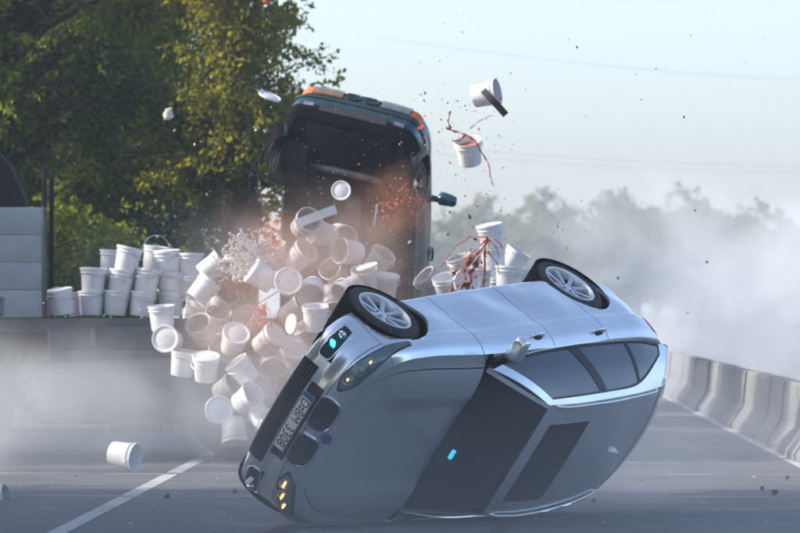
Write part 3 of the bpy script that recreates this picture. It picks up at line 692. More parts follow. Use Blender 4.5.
# front face
kidney(c, silver, .035, .315, .535, .690)
SZ = lambda sd: (lambda q, z: c.skinz(q, z, sd))
for sd in (-1, 1):
    f_ = SZ(sd)
    panel('air_intake', f_, .0, .46, .235, .385, 16, 8, M['black_plastic'], silver, lift=.004, flange=.02, outward=ctr)
    panel('plate_recess', f_, .0, .34, .405, .525, 12, 6, M['black_plastic'], silver, lift=.003, flange=.02, outward=ctr)
    for zz in (.26, .285, .31, .335, .36):
        ob = obj('intake_slat', tube_mesh('intake_slat', [f_(q, zz) + Vector((.007, 0, 0)) for q in np.linspace(0.0, .44, 8)], .0045, 5), M['steel'], silver)
    it = panel('side_intake', f_, .535, .84, 0, 1, 14, 6, M['black_plastic'], silver, lift=.004, flange=.02, outward=ctr, vb=lambda q: (.305, .44 - .05 * (q - .535) / .3))
    loop_tube(f_, rrect(.535, .84, .305, .42, .4, 6), .006, .006, 'intake_trim', M['silver'], it, out=(.8, sd * .6, 0))
    fp = f_(.76, .36) + Vector((.01, sd * .006, 0)); bmf = bmesh.new(); bmesh.ops.create_uvsphere(bmf, u_segments=16, v_segments=8, radius=.036)
    bmesh.ops.transform(bmf, matrix=Matrix.Translation(fp) @ Matrix.Diagonal((.6, 1, 1, 1)), verts=bmf.verts[:]); obj('fog_lamp', bm_mesh('fog_lamp', bmf), M['reflector'], it)
    bp_ = f_(.655, .362); bl = obj('blue_flasher' if sd < 0 else 'flasher', box_mesh('blue_flasher', bp_ + Vector((.014, sd * .01, 0)), (.022, .092, .042), .006, Matrix.Rotation(R(-38 * -sd * -1), 3, 'Z')), M['blue_lamp'] if sd < 0 else M['plate_white'], silver)
    if sd < 0: tag(bl, 'bright blue flashing light in the lower air intake')
    # headlights
    q0, q1 = .42, c.s_at_x(.27)
    def hb(q, q0=q0, q1=q1):
        u = min(1, max(0, (q - q0) / (q1 - q0))); m_ = .613 + .085 * u; h_ = .052 * min(1, math.sqrt(u / .14) + .05) * (1 - .80 * u ** 2.2); return (m_ - h_, m_ + h_)
    hl = panel('headlight', f_, q0, q1, 0, 1, 24, 8, M['lamp_housing'], silver, lift=.004, flange=.03, outward=ctr, vb=hb)
    panel('lamp_rim', f_, q0 - .02, q1 + .02, 0, 1, 24, 6, M['plate_black'], hl, lift=.0015, flange=.02, outward=ctr, vb=lambda q: (lambda e: (e[0] - .010, e[1] + .010))(hb(q)))
    for (q, zz, rr, mt) in ((.52, .620, .036, 'reflector'), (.64, .637, .040, 'reflector'), (.77, .660, .026, 'reflector')):
        bmf = bmesh.new(); bmesh.ops.create_uvsphere(bmf, u_segments=20, v_segments=10, radius=rr); p = f_(q, zz); nrm = Vector((p.x + .2, p.y * .9, 0)).normalized()
        bmesh.ops.transform(bmf, matrix=Matrix.Translation(p - nrm * rr * .25) @ Matrix.Diagonal((.5, .9, 1, 1)), verts=bmf.verts[:])
        obj('lamp_lens', bm_mesh('lamp_lens', bmf, sharp=None), M[mt], hl)
        if q != .64 or sd > 0:
            bmf = bmesh.new(); bmesh.ops.create_uvsphere(bmf, u_segments=12, v_segments=8, radius=.013); bmesh.ops.transform(bmf, matrix=Matrix.Translation(p + nrm * .012) @ Matrix.Diagonal((.4, 1.2 if sd < 0 else 2.6, .8 if sd < 0 else 1.0, 1)), verts=bmf.verts[:])
            obj('bulb', bm_mesh('bulb', bmf, sharp=None), M['warm_bulb'], hl)
        bmr = bmesh.new(); loop = [(q + (rr + .006) * math.cos(a), zz + (rr + .006) * math.sin(a)) for a in np.linspace(0, 2 * math.pi, 18)[:-1]]
        loop_tube(f_, loop, .005, .008, 'lamp_ring', M['chrome'], hl, out=tuple(nrm))
    panel('lamp_cover', f_, q0, q1, 0, 1, 24, 8, M['lampglass'], hl, lift=.026, flange=.022, outward=ctr, vb=hb)
    # tail light
    tq0, tq1 = c.s_at_x(-3.42), c.s_at_x(-3.42) + .60
    panel('tail_light', f_, tq0, tq1, .79, .93, 14, 6, M['red_lens'], silver, lift=.006, flange=.02, outward=ctr)
    # bonnet wipers
    obj('wiper', tube_mesh('wiper', [c.wind(.03, sd * .15 + .1) + Vector((.01, 0, .012)), c.wind(.10, sd * .15 - .25) + Vector((.01, 0, .016)), c.wind(.14, sd * .15 - .6 + .2 * (sd < 0)) + Vector((.008, 0, .014))], .007, 5), M['black_plastic'], silver)
    obj('roof_rail', tube_mesh('roof_rail', [c.roof(a, sd * .97) + Vector((0, 0, .022 if .06 < a < .93 else .0)) for a in np.linspace(.05, .95, 24)], .013, 6), M['silver'], silver)
# number plate
pl = obj('number_plate', box_mesh('number_plate', (.842, 0, .462), (.008, .52, .112), .003), M['plate_white'], silver)
tag(pl, 'white number plate with a blue band, reading D BM 3308')
PM = Matrix(((0, 0, 1), (1, 0, 0), (0, 1, 0)))          # text plane facing forward
def plate_text(name, s_, size, y, z, m, sx=1.0):
    me = text_mesh(name, s_, size, .001); me.transform(Matrix.Translation((.8475, y, z)) @ PM.to_4x4() @ Matrix.Diagonal((sx, 1, 1, 1))); return obj(name, me, m, pl)
obj('country_band', box_mesh('country_band', (.8445, -.238, .462), (.006, .042, .110), .002), M['plate_blue'], pl)
plate_text('plate_letters', 'D', .118, -.178, .462, M['plate_black'], .8)
plate_text('plate_letters', 'BM', .118, -.055, .462, M['plate_black'], .72)
plate_text('plate_letters', '3308', .118, .135, .462, M['plate_black'], .80)
for zz in (.478, .446):
    bms = bmesh.new(); tube_bm(bms, [(.846, -.128, zz), (.851, -.128, zz)], .012, 12); obj('plate_seal', bm_mesh('plate_seal', bms), M['steel'], pl)
loop_tube(lambda y, z: Vector((.847, y, z)), rrect(-.258, .258, .408, .516, .25, 8), .003, 0, 'plate_border', M['plate_black'], pl)
# round emblem on the bonnet front
ep = c.top(.16, 0); 
bme = bmesh.new(); tube_bm(bme, [Vector((.690, 0, .705)), Vector((.702, 0, .722))], .038, 24); em = obj('round_emblem', bm_mesh('round_emblem', bme), M['plate_black'], silver)
bme = bmesh.new(); tube_bm(bme, [Vector((.695, 0, .712)), Vector((.705, 0, .7255))], .026, 24); obj('emblem_disc', bm_mesh('emblem_disc', bme), M['plate_blue'], em)
# sunroof, fin, blue flasher behind the windscreen, interior
panel('sunroof', c.roof, .075, .335, -.69, .69, 14, 20, M['sunroof'], silver, lift=.004, flange=.012, outward=ctr)
bmf = bmesh.new(); fb = c.roof(.70, 0)
vs = [bmf.verts.new(fb + Vector(p)) for p in ((.075, .0, -.004), (-.06, -.022, -.004), (-.06, .022, -.004), (-.065, 0, .05), (.0, -.018, -.002), (.0, .018, -.002))]
for f in ((0, 4, 3), (4, 1, 3), (1, 2, 3), (2, 5, 3), (5, 0, 3)): bmf.faces.new([vs[k] for k in f])
obj('roof_fin', bm_mesh('roof_fin', bmf, smooth=False), M['plate_white'], silver)
bl = obj('blue_flasher', box_mesh('blue_flasher', c.wind(.30, .14) + Vector((-.07, 0, -.085)), (.03, .085, .032), .008), M['blue_lamp'], silver); tag(bl, 'small blue flashing light behind the windscreen')
obj('dashboard', box_mesh('dashboard', (-.92, 0, .86), (.36, 1.34, .22), .06), M['interior'], silver)
for x in (-1.75, -2.6):
    for y in (-.36, .36):
        st = obj('seat', box_mesh('seat', (x + .2, y, .50), (.5, .5, .18), .06), M['interior'], silver)
        obj('seat_back', box_mesh('seat_back', (x - .06, y, .82), (.16, .48, .62), .06, Matrix.Rotation(R(-14), 3, 'Y')), M['interior'], st)
        obj('headrest', box_mesh('headrest', (x - .14, y, 1.2), (.10, .26, .17), .04), M['interior'], st)
spf = lambda u, v: c.roof(1.0, v) + Vector((-.33, 0, -.115)) * u + Vector((-.03, 0, .012)) * math.sin(math.pi * u) + Vector((.05 * v * v * u, -v * .03 * u, 0))
panel('spoiler', spf, .03, 1, -1, 1, 8, 24, M['silver'], silver, lift=.006, flange=.025, outward=ctr)
bmx = bmesh.new(); tube_bm(bmx, [(.0, -.12, .17), (-1.2, -.12, .16), (-2.4, -.2, .17), (-3.0, -.45, .2), (-3.75, -.5, .26)], .035, 8); obj('exhaust_pipe', bm_mesh('exhaust_pipe', bmx), M['steel'], silver)
# pose (solved from the photograph)
Rc = np.array([[-.5113, -.4844, .7099], [.0670, .8010, .5949], [-.8568, .3517, -.3771]]); Tc = np.array([-.7078, .8560, 38.983])
cp, sp_ = math.cos(PITCH), math.sin(PITCH)
CW = np.array([[1, 0, 0], [0, sp_, cp], [0, -cp, sp_]])   # camera (right, down, forward) to world
RW = CW @ Rc; TW = CW @ Tc + np.array([0, 0, CAM_H])
u_, _, vt_ = np.linalg.svd(RW); RW = u_ @ vt_
silver.matrix_world = Matrix([[*RW[0], TW[0]], [*RW[1], TW[1]], [*RW[2], TW[2]], [0, 0, 0, 1]])
def lowest(root):
    lo = 9
    st = [root]
    bpy.context.view_layer.update()
    while st:
        o = st.pop(); st += list(o.children)
        if o.type == 'MESH':
            n = len(o.data.vertices); a = np.zeros(n * 3); o.data.vertices.foreach_get('co', a); a = a.reshape(-1, 3); m = np.array(o.matrix_world)
            lo = min(lo, (a @ m[2, :3] + m[2, 3]).min())
    return lo
LO = lowest(silver); silver.location.z -= LO; print('silver lowest', LO)

# ------------------------------------------------------------------ green saloon standing on its tail
g = Car(lost_mirror=False, dent=.02, outline=[(.80, 0), (.795, -.25), (.785, -.48), (.735, -.69), (.58, -.785), (.0, -.838), (-.7, -.848), (-1.8, -.85), (-2.7, -.84), (-3.15, -.80), (-3.45, -.71), (-3.60, -.5), (-3.65, -.25), (-3.65, 0)],
        s_flank=(.72, 5.0), cx=-1.4, wf=(.25, .72), wr=(3.0, 3.5),
        ztop=[(-3.65, .98), (-3.2, .98), (-2.7, .96), (-1.8, .92), (-.75, .885), (.0, .82), (.45, .765), (.70, .725), (.80, .71)],
        zbot=[(-3.65, .27), (-3.2, .23), (-2.2, .18), (0, .18), (.5, .18), (.80, .19)],
        prof_f=[(0, .09), (.08, .02), (.2, -.012), (.40, -.018), (.54, -.012), (.59, .02), (.8, .03), (.94, .045), (1, .09)],
        prof_s=[(0, .06), (.06, .03), (.15, .022), (.3, .006), (.42, 0), (.70, .004), (.80, .008), (.92, .03), (1, .07)],
        prof_r=[(0, .08), (.1, .0), (.3, -.02), (.5, -.02), (.56, .03), (.8, .03), (1, .07)],
        rail_pts=[(-1.28, -.53, 1.29), (-1.58, -.545, 1.325), (-1.88, -.55, 1.335), (-2.18, -.545, 1.325), (-2.48, -.53, 1.30), (-2.75, -.51, 1.26)],
        belt_pts=[(-.72, -.68, .905), (-1.2, -.765, .915), (-1.7, -.775, .925), (-2.2, -.77, .935), (-2.7, -.745, .95), (-3.12, -.66, .965)],
        rfb=.09, rrb=.06, roof_crown=.04, bulge=.02, crown=lambda x, v: .04 * (1 - v * v) + .006,
        xf=.0, xr=-2.70, wz=.32, arch_r=.345, doors=(-.62, -1.62, -2.38), handles=(-1.45, -2.26), handle_z=(.80, .83),
        xbump=.48, bump_t=.555, xtail=-3.2, shx=-.68, bonnet_s=.16, xcowl=-.62, bv=.86, glass=[(.06, .42), (.47, .80), (.82, .93)], pillars=[(.422, .468), (.802, .818)], dlo_a=.8, dlo_drop=.35,
        mirror=(-.72, .97, .97), noseu=.70, tailu=-3.55, uw=lambda x: .74 - .14 * sstep(.3, .75, x) - .2 * sstep(3.1, 3.65, -x))
green = empty('upended_saloon_car')
tag(green, 'dark green saloon car thrown up on its tail, underside facing us', 'car')
car_common(g, green, M['green']); gc = Vector((g.cx, 0, .62))
wheel_g = build_wheel(.305, .20, .20, 5, 'plain', 'steel')
wg = [wheel_g] + [copy_tree(wheel_g) for _ in range(3)]
for o, (x, sd) in zip(wg, ((0, 1), (-2.7, 1), (0, -1), (-2.7, -1))):
    o.parent = green; o.location = (x, sd * .735, .30); o.rotation_euler = (0, .4, math.pi if sd > 0 else 0)
wg[0].rotation_euler = (0, .4, math.pi + R(-16)); wg[0].location = (0, .72, .28)
wg[2].rotation_euler = (R(-14), .7, R(-12)); wg[2].location = (-.03, -.80, .24)
tag(wg[2], 'torn-off looking front wheel twisted outwards')
GZ = lambda sd: (lambda q, z: g.skinz(q, z, sd))
kidney(g, green, .03, .19, .575, .665, bars=5, frame=M['green'])
for sd in (-1, 1):
    f_ = GZ(sd)
    panel('lamp_surround', f_, .20, .76, .555, .685, 16, 6, M['black_plastic'], green, lift=.003, flange=.02, outward=gc)
    hl = panel('headlight', f_, .235, .585, .57, .672, 12, 6, M['reflector'] if sd > 0 else M['orange_lens'], green, lift=.008, flange=.02, outward=gc)
    for q in (.32, .50):
        p = f_(q, .621); bmf = bmesh.new(); tube_bm(bmf, [p + Vector((-.01, 0, 0)), p + Vector((.018, 0, 0))], .045, 20); obj('lamp_lens', bm_mesh('lamp_lens', bmf), M['lampglass'], hl)
    panel('lamp_cover', f_, .235, .585, .57, .672, 12, 6, M['lampglass'], hl, lift=.024, flange=.014, outward=gc)
    panel('indicator', f_, .60, .80, .565, .672, 8, 6, M['orange_lens'], green, lift=.008, flange=.02, outward=gc)
    panel('rubbing_strip', f_, .0, g.s_at_x(.47), .425, .455, 30, 3, M['black_plastic'], green, lift=.012, flange=.015, outward=gc)
    panel('valance', f_, .0, g.s_at_x(.50), -.0 + .185, .30, 30, 6, M['liner'], green, lift=.003, flange=.015, outward=gc)
    panel('air_intake', f_, .0, .40, .245, .345, 12, 6, M['black_plastic'], green, lift=.008, flange=.02, outward=gc)
    panel('fog_lamp', f_, .48, .60, .285, .335, 8, 5, M['lamp_housing'], green, lift=.008, flange=.02, outward=gc)
    panel('tail_light', f_, g.s_at_x(-3.3), g.s_at_x(-3.3) + .5, .72, .86, 10, 5, M['red_lens'], green, lift=.006, flange=.02, outward=gc)
    for x in (-.1, -2.6):
        obj('suspension_arm', tube_mesh('suspension_arm', [(x + .12, sd * .28, .2), (x + .02, sd * .45, .18), (x, sd * .66, .22)], [.035, .03, .04], 8), M['steel'], green)
obj('engine_tray', box_mesh('engine_tray', (.28, 0, .175), (.72, 1.05, .03), .02), M['under'], green)
obj('front_subframe', tube_mesh('front_subframe', [(.0, -.5, .19), (.05, -.2, .14), (.05, .2, .14), (.0, .5, .19)], .05, 8), M['steel'], green)
obj('gearbox', box_mesh('gearbox', (-.7, 0, .2), (.8, .34, .16), .05), M['steel'], green)
obj('exhaust_pipe', tube_mesh('exhaust_pipe', [(-.3, .14, .15), (-1.2, .14, .14), (-2.2, .16, .15), (-2.6, .3, .19), (-3.1, .35, .2)], .034, 8), M['steel'], green)
obj('silencer', box_mesh('silencer', (-3.15, .3, .22), (.5, .4, .16), .06), M['steel'], green)
obj('fuel_tank', box_mesh('fuel_tank', (-2.25, -.3, .17), (.55, .6, .12), .05), M['under'], green)
obj('rear_axle', tube_mesh('rear_axle', [(-2.7, -.6, .26), (-2.65, -.2, .2), (-2.65, .2, .2), (-2.7, .6, .26)], .05, 8), M['steel'], green)
for sd in (-1, 1):
    obj('floor_rail', box_mesh('floor_rail', (-1.3, sd * .42, .185), (2.0, .09, .05), .015), M['under'], green)
# torn wheel-arch liner hanging out on one side
for k, pts in enumerate([[(.34, -.62, .24), (.36, -.84, .10), (.22, -.98, .0), (.02, -1.0, -.05)], [(.1, -.9, .2), (-.05, -1.08, .1), (-.16, -1.13, .02), (-.3, -1.04, 0), (-.36, -.92, .02)], [(.46, -.70, .3), (.50, -.82, .2), (.44, -.90, .15)]]):
    bmt = bmesh.new(); pts = [Vector(p) for p in pts]; wv = Vector((.0, -.16, .42)) * (.5 if k else 1.0) * (1 if k < 2 else .15)
    vs = []
    for i, p in enumerate(pts):
        w_ = .55 + .45 * math.sin(2.1 * i + k); vs.append((bmt.verts.new(p), bmt.verts.new(p + wv * w_ * .7), bmt.verts.new(p + Vector((.015, .02, .015)))))
    for a, b in zip(vs[:-1], vs[1:]):
        bmt.faces.new((a[0], a[1], b[1], b[0])); bmt.faces.new((a[2], b[2], b[1], a[1])); bmt.faces.new((a[0], b[0], b[2], a[2]))
    obj('torn_liner', bm_mesh('torn_liner', bmt), M['liner'], green)
Fv = Vector((.03, -.66, .75)).normalized(); Lv = Vector((.93, -.20, -.25)); Lv = (Lv - Fv * Lv.dot(Fv)).normalized(); Uv = Fv.cross(Lv)
GM = Matrix((Fv, Lv, Uv)).transposed()
nose = at(357, 108, 57.2); org = nose - GM @ Vector((.80, 0, .42))
green.matrix_world = Matrix.Translation(org) @ GM.to_4x4()
print('green L', Lv, 'lowest', lowest(green))

# ------------------------------------------------------------------ flatbed truck across the road
truck = empty('flatbed_truck', (0, 0, 0))
tag(truck, 'grey flatbed truck with side boards hanging down, loaded with white buckets', 'truck')
TX0, TX1, TY0, TY1, TZ = -9.0, 1.62, 55.9, 58.15, 1.585
obj('deck', box_mesh('deck', ((TX0 + TX1) / 2, (TY0 + TY1) / 2, TZ - .06), (TX1 - TX0, TY1 - TY0, .12), .01), M['truck_frame'], truck)
obj('deck_edge_rail', box_mesh('deck_edge_rail', ((TX0 + TX1) / 2, TY0 - .022, TZ - .085), (TX1 - TX0, .04, .14), .008), M['truck_frame'], truck)
def board(x0, x1, z0, z1, y, name='side_board', m='board'):
    b = empty(name, (0, 0, 0), truck); n = 4; h = (z1 - z0) / n
    for k in range(n):
        obj('plank', box_mesh('plank', ((x0 + x1) / 2, y, z0 + h * (k + .5)), (x1 - x0 - .05, .03, h - .004), .003), M[m], b)
    for x in (x0 + .02, x1 - .02):
        obj('board_edge', box_mesh('board_edge', (x, y - .004, (z0 + z1) / 2), (.045, .045, z1 - z0 + .01), .006), M['truck_frame'], b)
    for x in (x0 + .5, x1 - .5):
        obj('hinge', box_mesh('hinge', (x, y - .026, z1 - .12 if z1 < 1.6 else z0 + .12), (.06, .016, .22), .004), M['steel'], b)
    return b
for i in range(3): board(-3.93 + 1.85 * i, -3.93 + 1.85 * (i + 1) - .02, .47, 1.49, TY0 - .06)
tag(board(-7.4, -3.96, TZ + .01, 2.83, TY0 + .02, m='board_light'), 'upright grey side board standing at the left end of the bed')
obj('lower_rail', box_mesh('lower_rail', (-1.2, TY0 + .05, .43), (5.6, .05, .05), .008), M['steel'], truck)
for x in (-7.2, 1.5): obj('chassis_beam', box_mesh('chassis_beam', (-2.9, TY0 + (.75 if x < 0 else 1.5), 1.3), (9.5, .12, .26), .01), M['truck_frame'], truck)
tw = empty('wheel'); obj('tyre', lathe_mesh('tyre', [(.28, -.13), (.44, -.145), (.49, -.12), (.505, 0), (.49, .12), (.44, .145), (.28, .13)], 40, 'Y', sharp=None), M['rubber'], tw)
obj('rim', lathe_mesh('rim', [(.02, -.02), (.12, -.05), (.2, -.03), (.27, -.10), (.285, -.12), (.28, .1)], 32, 'Y'), M['steel'], tw)
for k, (x, y) in enumerate([(-1.85, 56.25), (-1.85, 57.8), (-.75, 56.25), (-.75, 57.8), (-7.6, 56.25), (-7.6, 57.8)]):
    o = tw if k == 0 else copy_tree(tw); o.parent = truck; o.location = (x, y, .507)
for x in (-3.98, -4.05): obj('stake_post', box_mesh('stake_post', (x - .0, TY0 + .06 if x > -4 else TY1 - .05, 2.42 if x > -4 else 2.4), (.055, .05, 1.72), .006), M['truck_dark'], truck)
bmc = bmesh.new()
pr = [(-6.9, 1.6), (-6.9, 3.7), (-4.75, 3.62), (-4.5, 3.35), (-4.32, 2.95), (-4.27, 2.4), (-4.27, 1.6)]
fr = [[bmc.verts.new((x, y, z)) for x, z in pr] for y in (57.6, 58.1)]
for k in range(len(pr)): bmc.faces.new((fr[0][k], fr[0][(k + 1) % len(pr)], fr[1][(k + 1) % len(pr)], fr[1][k]))
bmc.faces.new(fr[0]); bmc.faces.new(fr[1][::-1])
obj('folded_tarpaulin', bm_mesh('folded_tarpaulin', bmc), M['truck_dark'], truck)

# ------------------------------------------------------------------ buckets
BH, BR0, BR1 = .275, .119, .143
def bucket_body(dent=0, seed=0):
    prof = [(.001, .006), (BR0 - .004, .004), (BR0, 0), (BR0 + .004, .012), (BR1 - .006, BH - .06), (BR1 + .006, BH - .058), (BR1 + .006, BH - .05), (BR1 - .004, BH - .046), (BR1 - .003, BH - .026), (BR1 + .007, BH - .024), (BR1 + .008, BH - .002), (BR1 + .002, BH), (BR1 - .004, BH - .004), (BR0 - .002, .016), (.001, .014)]
    bm = bmesh.new(); lathe_bm(bm, prof, 36)
    bmesh.ops.remove_doubles(bm, verts=bm.verts[:], dist=.0012)
    if dent:
        rr = random.Random(seed)
        for k in range(dent):
            a = rr.uniform(0, 6.28); zc = rr.uniform(.05, .26); dp = rr.uniform(.03, .075)
            for v in bm.verts:
                d = math.atan2(math.sin(math.atan2(v.co.y, v.co.x) - a), math.cos(math.atan2(v.co.y, v.co.x) - a)) / .75
                f = math.exp(-d * d - ((v.co.z - zc) / .11) ** 2) * dp * min(1, v.co.xy.length / .1)
                v.co.x -= math.cos(a) * f; v.co.y -= math.sin(a) * f
    return bm_mesh('bucket_body', bm, sharp=50)
B_MESH = [bucket_body(), bucket_body(2, 3), bucket_body(3, 11)]
LID = lathe_mesh('bucket_lid', [(.001, BH + .001), (.10, BH + .001), (.112, BH - .004), (.124, BH - .003), (BR1 - .006, BH + .008), (BR1 + .006, BH + .009), (BR1 + .0115, BH + .003), (BR1 + .0115, BH - .018)], 36)
def handle_mesh(mode):
    pts = []
    for k in range(17):
        a = math.pi * k / 16; r = BR1 + .011
        x, h = r * math.cos(a), r * 1.02 * math.sin(a)
        pts.append((x, 0.02 * math.sin(a), BH - .035 + h) if mode == 2 else (x, -.02 - math.sqrt(max(0, r * r - x * x)) * 1.0, BH - .035 - .07 * math.sin(a)))
    return tube_mesh('bucket_handle', pts, .0042, 5)
HND = {1: handle_mesh(1), 2: handle_mesh(2)}
for me_ in B_MESH + [LID]: me_.materials.append(M['bucket'])
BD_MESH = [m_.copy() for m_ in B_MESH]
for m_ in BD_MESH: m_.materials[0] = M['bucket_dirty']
PAINT_IN = lathe_mesh('paint_fill', [(.001, BH - .075), (BR1 - .014, BH - .075), (BR1 - .03, BH - .12), (.001, BH - .12)], 24); PAINT_IN.materials.append(M['paint_orange'])
def bucket(u, v, Y, ax, label, lid=0, hd=1, var=0, dirty=0, roll=0., s=1.0, fill=0, group=None):
    a = Vector(ax).normalized(); ctr_ = at(u, v, Y)
    q = Vector((0, 0, 1)).rotation_difference(a) @ Quaternion((0, 0, 1), roll)
    root = empty('bucket', ctr_ - a * BH * .5 * s); root.rotation_mode = 'QUATERNION'; root.rotation_quaternion = q; root.scale = (s, s, s)
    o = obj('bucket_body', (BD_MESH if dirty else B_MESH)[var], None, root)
    if hd: obj('handle', HND[hd], M['wire'], root)
    if lid: obj('lid', LID, None, root)
    if fill: obj('paint_fill', PAINT_IN, None, root)
    tag(root, label, 'bucket', group or 'white paint buckets'); return root
T = 'white bucket '
D = 56.4
